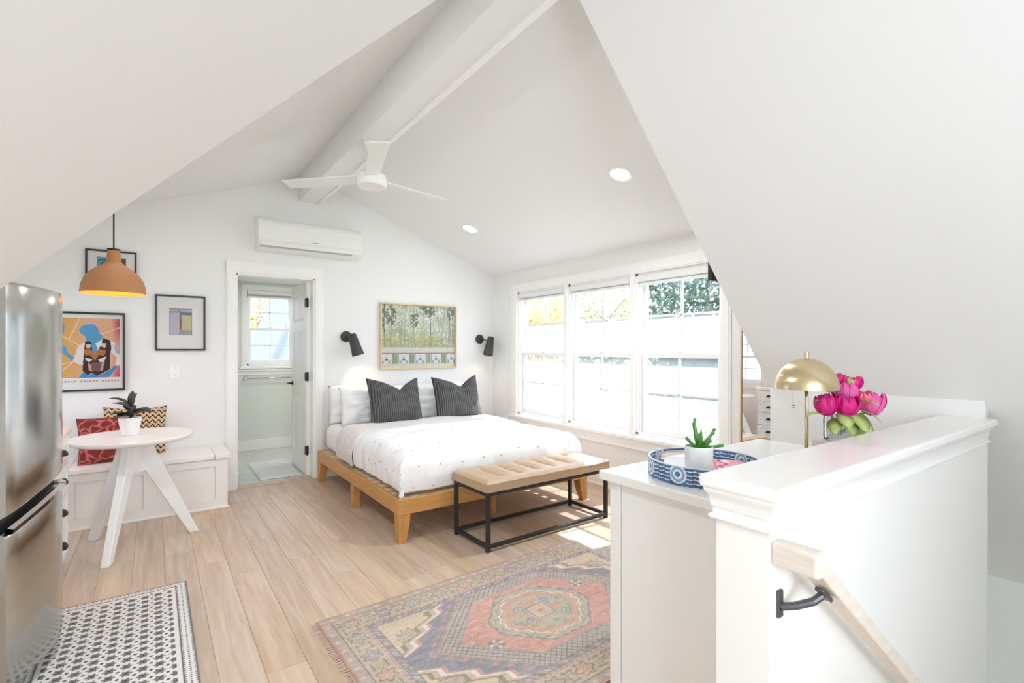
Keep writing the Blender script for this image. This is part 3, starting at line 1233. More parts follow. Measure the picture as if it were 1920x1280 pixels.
# ---- cushions and pillows
def cushion_mesh(w, h, t, pinch=.05, chop=0, n=26, seed=0, wr=.006, fat=.55, u0=0):
    bm = B()
    g = np.linspace(-1, 1, n + 1)
    front, back = {}, {}
    rng = np.random.default_rng(seed)
    for j, v in enumerate(g):
        for i, u in enumerate(g):
            x = w / 2 * u * (1 - pinch * (1 - v * v) * abs(u))
            z = h / 2 * v * (1 - pinch * (1 - u * u) * abs(v))
            if chop and v > -.6:
                k = max(0, 1 - abs(u - u0) / ((1 + u0) if u < u0 else (1 - u0))) ** 1.6 * ((v + .6) / 1.6) ** 1.5
                z -= chop * k
            prof_ = max(0, (1 - u ** 4) * (1 - v ** 4)) ** fat
            if chop and v > 0:
                prof_ *= 1 - .4 * math.exp(-((u - u0) / .25) ** 2) * v
            wv = wr * (vnoise(np.array([u * 2 + 5]), np.array([v * 2 + 9]), 2.2, seed)[0] - .5) * 2
            y = t / 2 * prof_ + wv * prof_
            edge = i in (0, n) or j in (0, n)
            vf = bm.verts.new((x, -y, z))
            front[i, j] = vf
            back[i, j] = vf if edge else bm.verts.new((x, y, z))
    fs = []
    for j in range(n):
        for i in range(n):
            fs.append(bm.faces.new((front[i, j], front[i + 1, j], front[i + 1, j + 1], front[i, j + 1])))
            fs.append(bm.faces.new((back[i, j], back[i, j + 1], back[i + 1, j + 1], back[i + 1, j])))
    bmesh.ops.recalc_face_normals(bm, faces=fs)
    return bm


def place(o, loc, rx=0, ry=0, rz=0):
    o.location = loc
    o.rotation_euler = Euler((rx, ry, rz), 'XYZ')
    return o


pg = 'white pillows at the bed head'
for (cx, cy, lean, rz, lb, sd) in (
        (1.79, 5.215, .10, 0, 'white pillow against the wall behind the left charcoal cushion', 2),
        (1.84, 5.02, .22, .03, 'white pillow in front, leaning behind the left charcoal cushion', 3),
        (2.63, 5.215, .10, 0, 'white pillow against the wall behind the right charcoal cushion', 4),
        (2.60, 5.02, .22, -.03, 'white pillow in front, leaning behind the right charcoal cushion', 5)):
    o = obj('pillow', cushion_mesh(.69, .385, .15 if cy > 5.1 else .18, .045, 0, 30, sd, .03, .62), M['sheet'], None, smooth=True)
    place(o, (cx, cy, .578 + .175), -lean, 0, rz)
    tag(o, lb, 'pillow', pg)
for (cx, cy, lean, rz, ry, lb, sd, w) in (
        (1.97, 4.76, .34, .03, .02, 'charcoal ribbed knit cushion nearer the bathroom door', 11, .56),
        (2.665, 4.74, .34, -.10, -.02, 'charcoal ribbed knit cushion nearer the windows', 12, .53)):
    o = obj('knit_cushion', cushion_mesh(w, .48, .19, .06, .115, 34, sd, .014, .6, .22), M['knit'], None, smooth=True)
    place(o, (cx, cy, .60 + .205), -lean, ry, rz)
    tag(o, lb, 'cushion', 'charcoal knit cushions on the bed')

# ------------------------------------------------------------------ upholstered bench
bn = thing('upholstered_bench', 'tan tufted leather bench on a black metal frame at the foot of the bed', 'bench', (2.322, 2.952, 0), R(1.3))
BL, BW = 1.15, .435
tt = .026
hx_, hy_ = BL / 2 - .005, BW / 2 - .003
for sx in (-1, 1):
    for sy in (-1, 1):
        obj('leg', bx(sx * hx_ - (tt if sx > 0 else 0), sx * hx_ + (0 if sx > 0 else tt), sy * hy_ - (tt if sy > 0 else 0), sy * hy_ + (0 if sy > 0 else tt), 0, .385, bev=.002), M['black'], bn)
for z in (.022, .362):
    for sy in (-1, 1):
        y = sy * (hy_ - tt / 2)
        obj('long_bar', bx(-hx_ + tt, hx_ - tt, y - tt / 2 + .001, y + tt / 2 - .001, z, z + tt - .003, bev=.002), M['black'], bn)
    for sx in (-1, 1):
        x = sx * (hx_ - tt / 2)
        obj('short_bar', bx(x - tt / 2 + .001, x + tt / 2 - .001, -hy_ + tt, hy_ - tt, z, z + tt - .003, bev=.002), M['black'], bn)


def bench_seat():
    nx, ny = 150, 56
    xs = np.linspace(-1, 1, nx + 1)
    ys = np.linspace(-1, 1, ny + 1)
    L2, W2 = BL / 2 + .004, BW / 2 + .004
    X, Y = np.meshgrid(xs * L2, ys * W2)
    d = np.minimum(L2 - abs(X), W2 - abs(Y))
    hgt = .078 * np.ones_like(X)
    hgt -= .022 * np.exp(-(d / .018) ** 1.3)
    gx = np.linspace(-.40, .40, 6)
    inside = 1 / (1 + np.exp((abs(Y) - .118) / .022))
    for g in gx:
        hgt -= .017 * np.exp(-(abs(X - g) / .012) ** 1.3) * inside
        for yy in (-.13, -.045, .045, .13):
            hgt -= .006 * np.exp(-(((X - g) / .02) ** 2 + ((Y - yy) / .014) ** 2))
    hgt += .007 * inside * np.cos((X - gx[0]) / (gx[1] - gx[0]) * 2 * PI + PI) * np.clip((.5 - abs(X)) / .06, 0, 1)
    hgt += .004 * (vnoise(X.ravel() + 2, Y.ravel() + 2, 14, 5).reshape(X.shape) - .5)
    bm = B()
    V = [[bm.verts.new((X[j, i], Y[j, i], .388 + hgt[j, i])) for i in range(nx + 1)] for j in range(ny + 1)]
    for j in range(ny):
        for i in range(nx):
            bm.faces.new((V[j][i], V[j][i + 1], V[j + 1][i + 1], V[j + 1][i]))
    loop = [V[0][i] for i in range(nx + 1)] + [V[j][nx] for j in range(1, ny + 1)] + [V[ny][i] for i in range(nx - 1, -1, -1)] + [V[j][0] for j in range(ny - 1, 0, -1)]
    prev = loop
    for dz, ins in ((.04, -.004), (.012, -.002), (.0, .004)):
        nl = []
        for v in loop:
            k = Vector((v.co.x, v.co.y, 0))
            x_ = v.co.x - math.copysign(ins, v.co.x) * (abs(v.co.x) > L2 - .001)
            y_ = v.co.y - math.copysign(ins, v.co.y) * (abs(v.co.y) > W2 - .001)
            nl.append(bm.verts.new((x_, y_, .388 + dz)))
        m_ = len(loop)
        for i in range(m_):
            j = (i + 1) % m_
            bm.faces.new((prev[i], nl[i], nl[j], prev[j]))
        prev = nl
    bm.faces.new(prev[::-1])
    bmesh.ops.recalc_face_normals(bm, faces=bm.faces[:])
    return bm


smooth_angle(obj('seat', bench_seat(), M['leather'], bn), 55)
seam_m = mat('leather_seam', '#A88C6E', .5)
for sx in (-1, 1):
    for sy in (-1, 1):
        obj('piping', tube(B(), [(sx * (BL / 2 + .001), sy * (BW / 2 + .001), .39), (sx * (BL / 2 + .0005), sy * (BW / 2 + .0005), .445)], .003, 6), seam_m, bn)


# ------------------------------------------------------------------ rug
RUG_L, RUG_W = 1.86, 1.145


def rug_col(x, y):
    n = len(x)
    c = np.tile(hx('#B3A18B'), (n, 1))

    def put(mask, col):
        c[mask] = hx(col)
    ax, ay = abs(x), abs(y)
    hx2, hy2 = RUG_L / 2, RUG_W / 2
    ex, ey = hx2 - ax, hy2 - ay
    d = np.minimum(ex, ey)
    s = np.where(ex < ey, y, x)           # coordinate along the border
    # outer guard
    put(d < .055, '#A3938C')
    k = np.mod(s, .075) - .0375
    put((d < .055) & (k ** 2 + (d - .028) ** 2 < .011 ** 2), '#BFB3A3')
    put((abs(d - .055) < .004), '#77716B')
    put((d < .009), '#A8795F')
    # main border
    mb = (d > .059) & (d < .165)
    k2 = np.mod(s + .08, .16) - .08
    cell = np.floor((s + .08) / .16).astype(int)
    dd = d - .112
    pal = ['#B98E7C', '#9A8F91', '#A0A296', '#A8978B', '#C0957F']
    rr = np.sqrt((k2 * .9) ** 2 + dd ** 2)
    an = np.arctan2(dd, k2)
    pet = .036 + .008 * np.cos(6 * an)
    for i, p in enumerate(pal):
        put(mb & (np.mod(cell, 5) == i) & (rr < pet), p)
    put(mb & (abs(rr - pet) < .0035), '#6F6A62')
    put(mb & (rr < .012), '#8A8F94')
    put(mb & (rr < .006), '#C9BFAF')
    # hooked bars between the rosettes
    kb = abs(abs(k2) - .066)
    put(mb & (kb < .006) & (abs(dd) < .04), '#6E746B')
    put(mb & (kb < .003) & (abs(dd) < .037), '#B8AE86')
    put(mb & (abs(abs(dd) - .03) < .0035) & (abs(k2) > .05) & (abs(k2) < .079), '#6E746B')
    # inner guards
    g1 = (d > .165) & (d < .182)
    put(g1, '#B69A90')
    put(g1 & (np.mod(s, .03) < .015 - (d - .165) * .6), '#8F7F7C')
    g2 = (d > .182) & (d < .215)
    put(g2, '#777883')
    kk = np.mod(s + (d - .182) * .9, .05)
    put(g2 & (kk < .011), '#B99288')
    k3 = np.mod(s + .025 + (d - .182) * .9, .1) - .05
    put(g2 & (k3 ** 2 + (d - .198) ** 2 < .010 ** 2), '#AEB0AC')
    put((abs(d - .182) < .003) | (abs(d - .215) < .003), '#7B6C69')
    # field
    f = d > .217
    put(f, '#C9B596')
    # flowers of the cream corners
    for (fx, fy, fr, np_) in ((.62, .20, .062, 10), (.46, .315, .03, 6), (.68, .07, .034, 4), (.72, .31, .0, 4)):
        if fr == 0:
            continue
        q = np.sqrt((ax - fx) ** 2 + (ay - fy) ** 2)
        a2 = np.arctan2(ay - fy, ax - fx)
        rad = fr * (.8 + .2 * np.cos(np_ * a2))
        put(f & (q < rad), '#A9A58F')
        put(f & (abs(q - rad) < .0045), '#7C7668')
        put(f & (q < fr * .45), '#B79A8B')
        put(f & (q < fr * .2), '#8F9296')
    # stepped blue hexagon
    tri = lambda t, p: abs(np.mod(t, p) / p - .5) * 2
    zz = .055 * tri(ay, .095)
    e = ax + 1.15 * ay + zz
    blue = f & (e < .775)
    for lim_, col in ((.86, '#B0A084'), (.852, '#7B7462'), (.840, '#B8A68E'), (.815, '#DCD2C4'), (.793, '#B98C82')):
        put(f & (e < lim_), col)
    put(f & (e < .86) & (e > .846), '#7D7766')
    put(blue, '#737885')
    nz = vnoise(x * 1.0 + 4, y + 4, 9, 8)
    put(blue & (nz > .68), '#7E8288')
    # lattice hexagon
    e2 = ax + .89 * ay
    lat = f & (e2 < .585)
    hk = f & (e2 >= .585) & (e2 < .635)
    kq = np.mod(ay, .05)
    put(hk & ((kq < .010) | ((kq < .026) & (e2 > .615))), '#A9837F')
    put(lat, '#A9A197')
    la = np.mod(x + y, .032)
    lb = np.mod(x - y, .032)
    put(lat & ((la < .005) | (lb < .005)), '#6E6C6E')
    put(f & (abs(e2 - .588) < .006), '#A57F7B')
    # salmon hexagon
    sal = f & (e2 < .468) & (ay < .275)
    put(f & (e2 < .478) & (ay < .283), '#8E8F92')
    put(sal, '#C68C80')
    put(sal & (vnoise(x + 3, y + 8, 60, 2) > .72), '#CF9A8D')
    # eight-petalled roundels
    for (fx, fy) in ((-.345, -.10), (.345, .10), ):
        q = np.sqrt((x - fx) ** 2 + (y - fy) ** 2)
        a2 = np.arctan2(y - fy, x - fx)
        put(q < .038, '#7C8084')
        put((q < .035) & (np.cos(4 * a2) > .35) & (q > .016), '#D2CBBE')
        put(q < .013, '#C99482')
    # octagon medallion
    ay2, ax2 = ay, ax
    o8 = np.maximum(np.maximum(ay2 / .243, ax2 / .285), (1.08 * ax2 + ay2) / .367)
    put(o8 < 1.0, '#7C8089')
    zz8 = .06 * tri(np.where(ay2 / .243 > ax2 / .285, x, y), .052)
    o9 = o8 + zz8
    for lim_, col in ((.985, '#ADA68C'), (.91, '#74776F'), (.895, '#B3AC93'), (.85, '#7D7C74'), (.835, '#DDD6C8'), (.80, '#A8746A'), (.785, '#C49883')):
        put((o9 < lim_), col)
    put((o9 < .66), '#ABA993')
    put((o9 < .66) & (o9 > .645), '#8D8878')
    nn = vnoise(x + 5, y + 5, 26, 4)
    put((o9 < .64) & (nn > .66), '#C1917F')
    put((o9 < .64) & (nn < .28), '#8C9190')
    for (fx, fy) in ((-.10, -.055), (.12, .05), (-.09, .07), (.1, -.08)):
        q = abs(x - fx) + abs(y - fy)
        put(q < .034, '#7F878A')
        put(q < .026, '#AEB2A6')
        put(q < .012, '#8893A0')
    sq = np.maximum(abs(x), abs(y))
    put(sq < .06, '#7D6E68')
    put((sq < .06) & (sq > .05) & (np.mod(x + y + 1, .014) < .006), '#BBAE9E')
    put(sq < .05, '#CFC3B4')
    put(sq < .042, '#C6A491')
    put(sq < .012, '#B0826F')
    # wear, pile streaks
    wv = (vnoise(x * 1 + 2, y * 4 + 2, 22, 6) - .5) * .10 + (vnoise(x + 7, y + 7, 5, 9) - .5) * .07 + (vnoise(x + 1, y + 1, 160, 12) - .5) * .09
    c = c + wv[:, None]
    c = (c * .62 + hx('#CDBBAD') * .38) * 1.03
    return c


rug = thing('patterned_rug', 'faded red, slate and cream wool rug with a medallion, between bench and dresser', 'rug', (1.585, 1.965, 0), R(2.1))
me = colgrid('rug_pile', RUG_L, RUG_W, 520, 320, rug_col, zf=lambda x, y: .0085 + .0012 * (vnoise(x + 3, y + 3, 4, 1) - .5))
o = obj('pile', me, M['rug'], rug)
obj('backing', bx(-RUG_L / 2, RUG_L / 2, -RUG_W / 2, RUG_W / 2, .0006, .0078), mat('rug_edge', '#9C6E57', .95), rug)
bm = B()
rf = random.Random(2)
for sx in (-1, 1):
    for i in range(190):
        y = -RUG_W / 2 + RUG_W * (i + .5) / 190
        l = rf.uniform(.02, .034)
        a = rf.uniform(-.008, .008)
        x0 = sx * RUG_L / 2
        q = [(x0, y - .0026, .006), (x0, y + .0026, .006), (x0 + sx * l, y + a + .0012, .0015), (x0 + sx * l, y + a - .0012, .0015)]
        bm.faces.new([bm.verts.new(p) for p in q])
fr_ = obj('fringe', bm, M['fringe'], rug)
fr_['kind'] = 'stuff'


# ------------------------------------------------------------------ kitchen floor mat
MTW, MTL = .60, 1.55


def mat_col(x, y):
    n = len(x)
    c = np.tile(hx('#E6E1DC'), (n, 1))
    ex, ey = MTW / 2 - abs(x), MTL / 2 - abs(y)
    d = np.minimum(ex, ey)
    s = np.where(ex < ey, y, x)

    def put(m, col):
        c[m] = hx(col)
    put(d < .007, '#7C7877')
    tooth = np.mod(s, .016) < .008
    put((d >= .007) & (d < .015) & tooth, '#7C7877')
    k = np.mod(s, .016) - .008
    put((k ** 2 + (d - .028) ** 2) < .0042 ** 2, '#5A5654')
    put((d > .042) & (d < .048) & tooth, '#6F6967')
    put((d > .048) & (d < .054), '#6F6967')
    P = .056
    inner = d > .072
    u, v = np.mod(x + P / 2, P) - P / 2, np.mod(y + P / 2, P) - P / 2
    q = np.sqrt(u * u + v * v)
    an = np.arctan2(v, u)
    put(inner & (q < .0185 + .0045 * np.cos(6 * an)), '#6B6765')
    put(inner & (q < .0175) & (abs(np.cos(3 * an)) > .94) & (q > .006), '#96918E')
    put(inner & (q < .0045), '#3C3938')
    u2, v2 = np.mod(x, P) - P / 2, np.mod(y, P) - P / 2
    put(inner & (u2 * u2 + v2 * v2 < .0068 ** 2), '#4B4745')
    return c


km = thing('floor_mat', 'white vinyl mat with gray tile pattern on the floor beside the fridge', 'mat', (-.148, 2.62, 0), 0)
obj('printed_top', colgrid('mat_print', MTW, MTL, 200, 516, mat_col, zf=lambda x, y: .0042 + 0 * x), M['vinyl'], km)
obj('backing', bx(-MTW / 2, MTW / 2, -MTL / 2, MTL / 2, .0004, .0038), mat('mat_edge', '#8B8785', .8), km)

# ------------------------------------------------------------------ fridge
fg = thing('refrigerator', 'stainless steel refrigerator with a bowed front beside the white cabinet', 'refrigerator', (0, 0, 0))
FY0, FY1 = 2.59, 3.33
FH, SEAM = 1.572, .66
obj('case', bx(-1.02, -.485, FY0 + .005, FY1 - .005, .03, FH - .01, bev=.006), M['steelside'], fg)
for yy in (FY0 + .06, FY1 - .06):
    for xx in (-.95, -.57):
        bm = lathe(B(), [(.02, 0), (.022, .004), (.014, .01), (.014, .04)], 14, (xx, yy, 0))
        obj('foot', bm, M['darkgap'], fg)


def bow(y):
    t = (y - (FY0 + FY1) / 2) / ((FY1 - FY0) / 2)
    return -.436 + .104 * (1 - t * t)


def seam(y):
    t = (y - (FY0 + FY1) / 2) / ((FY1 - FY0) / 2)
    return .665 + .075 * (1 - t * t)


def fridge_door(z0, z1, seam_low):
    bm = B()
    ny, rows = 30, []
    ys = [FY0 + (FY1 - FY0) * i / ny for i in range(ny + 1)]
    A, Bk = [], []
    zs = [z0, z0 + .006, z0 + .014] + [z0 + .014 + (z1 - z0 - .028) * k / 6 for k in range(1, 7)] + [z1 - .006, z1]
    ins = [.014, .003, 0] + [0] * 6 + [.003, .014]
    grid = []
    for z, i_ in zip(zs, ins):
        zm = (lambda y: seam(y) + .03 + (z - z0) / (z1 - z0) * (z1 - seam(y) - .03)) if seam_low else (lambda y: z0 + (z - z0) / (z1 - z0) * (seam(y) - .03 - z0))
        row = [bm.verts.new((-.48, FY0 + .0, zm(FY0)))]
        for k, y in enumerate(ys):
            edge = .008 * math.exp(-min(k, ny - k) / .6)
            row.append(bm.verts.new((bow(y) - i_ - edge, y, zm(y))))
        row.append(bm.verts.new((-.48, FY1, zm(FY1))))
        grid.append(row)
    for a, b_ in zip(grid, grid[1:]):
        for i in range(len(a) - 1):
            bm.faces.new((a[i], a[i + 1], b_[i + 1], b_[i]))
    bm.faces.new(grid[0][::-1])
    bm.faces.new(grid[-1])
    bm.faces.new([r[0] for r in grid] + [r[-1] for r in grid][::-1])
    bmesh.ops.recalc_face_normals(bm, faces=bm.faces[:])
    return bm


ud = smooth_angle(obj('upper_door', fridge_door(SEAM + .03, FH, 1), M['steel'], fg), 35)
ld = smooth_angle(obj('freezer_drawer', fridge_door(.06, SEAM - .03, 0), M['steel'], fg), 35)
bm = B()
pts = []
ys = [FY0 + (FY1 - FY0) * i / 24 for i in range(25)]
for y0, y1 in zip(ys, ys[1:]):
    vs = [(bow(y0) - .03, y0, seam(y0) - .034), (bow(y1) - .03, y1, seam(y1) - .034), (bow(y1) - .03, y1, seam(y1) + .034), (bow(y0) - .03, y0, seam(y0) + .034)]
    bm.faces.new([bm.verts.new(p) for p in vs])
obj('handle_recess', bm, M['darkgap'], fg)
bm = B()
for y0, y1 in zip(ys, ys[1:]):
    a = [(bow(y0) - .012, y0, seam(y0) - .034), (bow(y0) + .012, y0, seam(y0) - .03), (bow(y0) + .012, y0, seam(y0) - .014), (bow(y0) - .004, y0, seam(y0) - .008), (bow(y0) - .012, y0, seam(y0) - .02)]
    b_ = [(bow(y1) - .012, y1, seam(y1) - .034), (bow(y1) + .012, y1, seam(y1) - .03), (bow(y1) + .012, y1, seam(y1) - .014), (bow(y1) - .004, y1, seam(y1) - .008), (bow(y1) - .012, y1, seam(y1) - .02)]
    va = [bm.verts.new(p) for p in a]
    vb = [bm.verts.new(p) for p in b_]
    for i in range(5):
        bm.faces.new((va[i], va[(i + 1) % 5], vb[(i + 1) % 5], vb[i]))
bmesh.ops.recalc_face_normals(bm, faces=bm.faces[:])
obj('handle', bm, M['chrome'], ld)

# ------------------------------------------------------------------ kitchen drawer cabinet
cb = thing('drawer_cabinet', 'white drawer cabinet with dark cup pulls between the fridge and the table', 'cabinet')
CY0, CY1, CXF = 3.60, 3.985, -.435
obj('carcass', bx(-1.04, CXF, 3.35, CY1, .1, .82), M['furn'], cb)
obj('door', bx(CXF, CXF + .016, 3.36, CY0 + .004, .115, .804, bev=.002), M['furn'], cb)
obj('toe_kick', bx(-1.04, CXF - .05, 3.35, CY1, 0, .1), M['furn'], cb)
obj('countertop', bx(-1.045, CXF + .035, 3.345, CY1 + .015, .82, .855, bev=.005), mat('counter_top', '#EFE6D9', .25), cb)
zz = [.115, .305, .49, .66, .812]
for a, b_ in zip(zz, zz[1:]):
    bm = B()
    box(bm, CXF, CXF + .014, CY0 + .012, CY1 - .012, a, b_ - .008, bev=.002)
    # frame lip
    box(bm, CXF + .014, CXF + .02, CY0 + .012, CY1 - .012, b_ - .042, b_ - .008, bev=.001)
    box(bm, CXF + .014, CXF + .02, CY0 + .012, CY1 - .012, a, a + .034, bev=.001)
    box(bm, CXF + .014, CXF + .02, CY0 + .012, CY0 + .046, a + .034, b_ - .042, bev=.001)
    box(bm, CXF + .014, CXF + .02, CY1 - .046, CY1 - .012, a + .034, b_ - .042, bev=.001)
    dr = obj('drawer', bm, M['furn'], cb)
    bm = B()
    # cup pull: quarter of an ellipsoid, open below
    n1, n2 = 14, 8
    cz = (a + b_) / 2 - .005
    cy = (CY0 + CY1) / 2
    g = []
    for i in range(n1 + 1):
        th = PI * i / n1
        g.append([bm.verts.new((CXF + .014 + .026 * math.sin(ph) * math.sin(th) ** .5, cy - .05 * math.cos(th), cz - .012 + .03 * math.cos(ph) * math.sin(th) ** .6)) for ph in [PI / 2 * k / n2 for k in range(n2 + 1)]])
    for p, q in zip(g, g[1:]):
        for k in range(n2):
            bm.faces.new((p[k], q[k], q[k + 1], p[k + 1]))
    bmesh.ops.remove_doubles(bm, verts=bm.verts[:], dist=1e-5)
    obj('cup_pull', bm, M['bronze'], dr, smooth=True)

# ------------------------------------------------------------------ built-in bench
bq = thing('storage_bench', 'white built in storage bench with recessed panels under the framed posters', 'bench')
QX0, QX1, QY = XL + .005, .506, 4.80
obj('carcass', bx(QX0, QX1, QY + .014, YB - .004, 0, .412), M['furn'], bq)
bm = B()
panels = [(-.955, -.555), (-.465, -.064), (.0235, .4166)]
pz0, pz1 = .088, .352
box(bm, QX0, QX1, QY - .004, QY + .014, pz1, .41)
box(bm, QX0, QX1, QY - .004, QY + .014, .0, pz0)
xs = [QX0] + [v for p in panels for v in p] + [QX1]
for a, b_ in zip(xs[::2], xs[1::2]):
    box(bm, a, b_, QY - .004, QY + .014, pz0, pz1)
obj('face_frame', bm, M['furn'], bq, bevel=.002)
for a, b_ in panels:
    obj('recessed_panel', bx(a + .001, b_ - .001, QY + .007, QY + .0135, pz0 + .001, pz1 - .001), M['furn'], bq)
obj('base_shoe', bx(QX0, QX1 + .012, QY - .016, QY - .004, 0, .018, bev=.004), M['furn'], bq)
LX0, LX1 = -.50, .41
obj('seat_top', bx(QX0, LX0 - .003, QY - .02, YB - .004, .413, .45, bev=.004), M['furn'], bq)
obj('seat_top', bx(LX1 + .003, QX1 + .02, QY - .02, YB - .004, .413, .45, bev=.004), M['furn'], bq)
obj('back_strip', bx(LX0 - .003, LX1 + .003, 5.19, YB - .004, .413, .45, bev=.003), M['furn'], bq)
lid = obj('lid', bx(LX0, LX1, QY - .02, 5.183, .414, .451, bev=.004), M['furn'], bq)
bm = B()
for i in range(44):
    x = LX0 + .01 + i * .0205
    tube(bm, [(x, 5.186, .4505), (x + .0165, 5.186, .4505)], .0042, 8)
obj('piano_hinge', bm, mat('hinge_cream', '#DDD3C4', .35, .3), lid)


# bench cushions
def leopard_mat():
    m, t, b = new_mat('red_animal_print')
    N, L = t.nodes, t.links
    tc = N.new('ShaderNodeTexCoord')
    n = N.new('ShaderNodeTexNoise')
    n.inputs['Scale'].default_value = 9
    L.new(tc.outputs['Object'], n.inputs['Vector'])
    mx0 = N.new('ShaderNodeMix')
    mx0.data_type = 'RGBA'
    mx0.inputs[0].default_value = .12
    L.new(tc.outputs['Object'], mx0.inputs[6])
    L.new(n.outputs['Color'], mx0.inputs[7])
    v = N.new('ShaderNodeTexVoronoi')
    v.feature = 'DISTANCE_TO_EDGE'
    v.inputs['Scale'].default_value = 13
    L.new(mx0.outputs[2], v.inputs['Vector'])
    r = N.new('ShaderNodeValToRGB')
    r.color_ramp.interpolation = 'CONSTANT'
    e = r.color_ramp.elements
    e[0].color = (*lin('#BC6259'), 1)
    e[1].position = .07
    e[1].color = (*lin('#7A2A24'), 1)
    L.new(v.outputs['Distance'], r.inputs[0])
    L.new(r.outputs[0], b.inputs['Base Color'])
    b.inputs['Roughness'].default_value = .9
    return m


def wave_mat():
    m, t, b = new_mat('ochre_wave_print')
    N, L = t.nodes, t.links
    tc = N.new('ShaderNodeTexCoord')
    sp = N.new('ShaderNodeSeparateXYZ')
    L.new(tc.outputs['Object'], sp.inputs[0])

    def mth(op, a, b_=None):
        q = N.new('ShaderNodeMath')
        q.operation = op
        for i, v in enumerate((a, b_)):
            if v is None:
                continue
            if isinstance(v, (int, float)):
                q.inputs[i].default_value = v
            else:
                L.new(v, q.inputs[i])
        return q.outputs[0]
    s = mth('SINE', mth('MULTIPLY', sp.outputs['X'], 2 * PI / .042))
    zz = mth('ADD', sp.outputs['Z'], mth('MULTIPLY', s, .011))
    fr = mth('ABSOLUTE', mth('SUBTRACT', mth('FRACT', mth('ADD', mth('DIVIDE', zz, .042), 10)), .5))
    line = mth('LESS_THAN', fr, .17)
    # cream diamonds between the waves
    fx = mth('ABSOLUTE', mth('SUBTRACT', mth('FRACT', mth('ADD', mth('DIVIDE', sp.outputs['X'], .042), 10)), .5))
    dm = mth('LESS_THAN', mth('ADD', fx, mth('ABSOLUTE', mth('SUBTRACT', mth('FRACT', mth('ADD', mth('DIVIDE', sp.outputs['Z'], .042), 10)), .5))), .3)
    m1 = N.new('ShaderNodeMix')
    m1.data_type = 'RGBA'
    m1.inputs[6].default_value = (*lin('#D2B083'), 1)
    m1.inputs[7].default_value = (*lin('#F0DDC0'), 1)
    L.new(dm, m1.inputs[0])
    m2 = N.new('ShaderNodeMix')
    m2.data_type = 'RGBA'
    m2.inputs[7].default_value = (*lin('#33231A'), 1)
    L.new(m1.outputs[2], m2.inputs[6])
    L.new(line, m2.inputs[0])
    L.new(m2.outputs[2], b.inputs['Base Color'])
    b.inputs['Roughness'].default_value = .9
    return m


o = obj('throw_cushion', cushion_mesh(.43, .41, .14, .06, .03, 26, 21), wave_mat(), None, smooth=True)
place(o, (-.125, 5.215, .45 + .195), -.26, .03, 0)
tag(o, 'black and ochre wave print cushion leaning on the wall behind the plant', 'cushion')
o = obj('throw_cushion', cushion_mesh(.40, .37, .13, .07, 0, 26, 22), leopard_mat(), None, smooth=True)
place(o, (-.275, 5.0, .45 + .172), -.34, -.03, .07)
tag(o, 'dark red cushion with pink animal print sitting on the white bench', 'cushion')

# ------------------------------------------------------------------ round table
tb = thing('round_table', 'round white pedestal table on three splayed plank legs before the bench', 'table', (-.112, 4.243, 0))
bm = lathe(B(), [(.315, .706), (.327, .709), (.338, .718), (.342, .728), (.341, .737), (.335, .741), (0, .741)], 72)
smooth_angle(obj('tabletop', bm, M['lacq'], tb), 30)
bm = lathe(B(), [(.075, .50), (.085, .56), (.09, .705)], 6)
obj('hub', bm, M['furn'], tb)
for ang in (-110, 10, 130):
    a = R(ang)
    d = Vector((math.cos(a), math.sin(a), 0))
    s = Vector((-math.sin(a), math.cos(a), 0))
    bm = B()
    prof_ = [(-.008, .706), (.105, .706), (.125, .62), (.385, 0), (.325, 0), (.06, .50), (-.008, .54)]
    vsA = [bm.verts.new(d * r + s * (.026 if z > .4 else .022) + Vector((0, 0, z))) for r, z in prof_]
    vsB = [bm.verts.new(d * r - s * (.026 if z > .4 else .022) + Vector((0, 0, z))) for r, z in prof_]
    bm.faces.new(vsA)
    bm.faces.new(vsB[::-1])
    n = len(prof_)
    for i in range(n):
        bm.faces.new((vsA[i], vsB[i], vsB[(i + 1) % n], vsA[(i + 1) % n]))
    bmesh.ops.recalc_face_normals(bm, faces=bm.faces[:])
    obj('leg', bm, M['furn'], tb, bevel=.006)


def leaf_mesh(length, width, curl=.4, up=.6, thick=.002, n=8, fold=.15, tipw=0):
    """leaf along +x from origin, rising at angle up then curling down; closed thin solid"""
    bm = B()
    prev = None
    ang = up
    p = Vector((0, 0, 0))
    rows = []
    for i in range(n + 1):
        t = i / n
        w = width / 2 * (math.sin(PI * min(1, t * .92 + .06)) ** .75) if not tipw else width / 2 * (1 - t) ** .75
        if i == n:
            w = .0004
        nrm = Vector((-math.sin(ang), 0, math.cos(ang)))
        c = p.copy()
        rows.append([bm.verts.new(c + Vector((0, -w, 0)) + nrm * (w * fold)), bm.verts.new(c + nrm * -thick), bm.verts.new(c + Vector((0, w, 0)) + nrm * (w * fold)), bm.verts.new(c + nrm * thick)])
        p = p + Vector((math.cos(ang), 0, math.sin(ang))) * (length / n)
        ang -= curl / n
    for a, b_ in zip(rows, rows[1:]):
        for i in range(4):
            bm.faces.new((a[i], a[(i + 1) % 4], b_[(i + 1) % 4], b_[i]))
    bm.faces.new(rows[0])
    bm.faces.new(rows[-1][::-1])
    bmesh.ops.recalc_face_normals(bm, faces=bm.faces[:])
    return bm


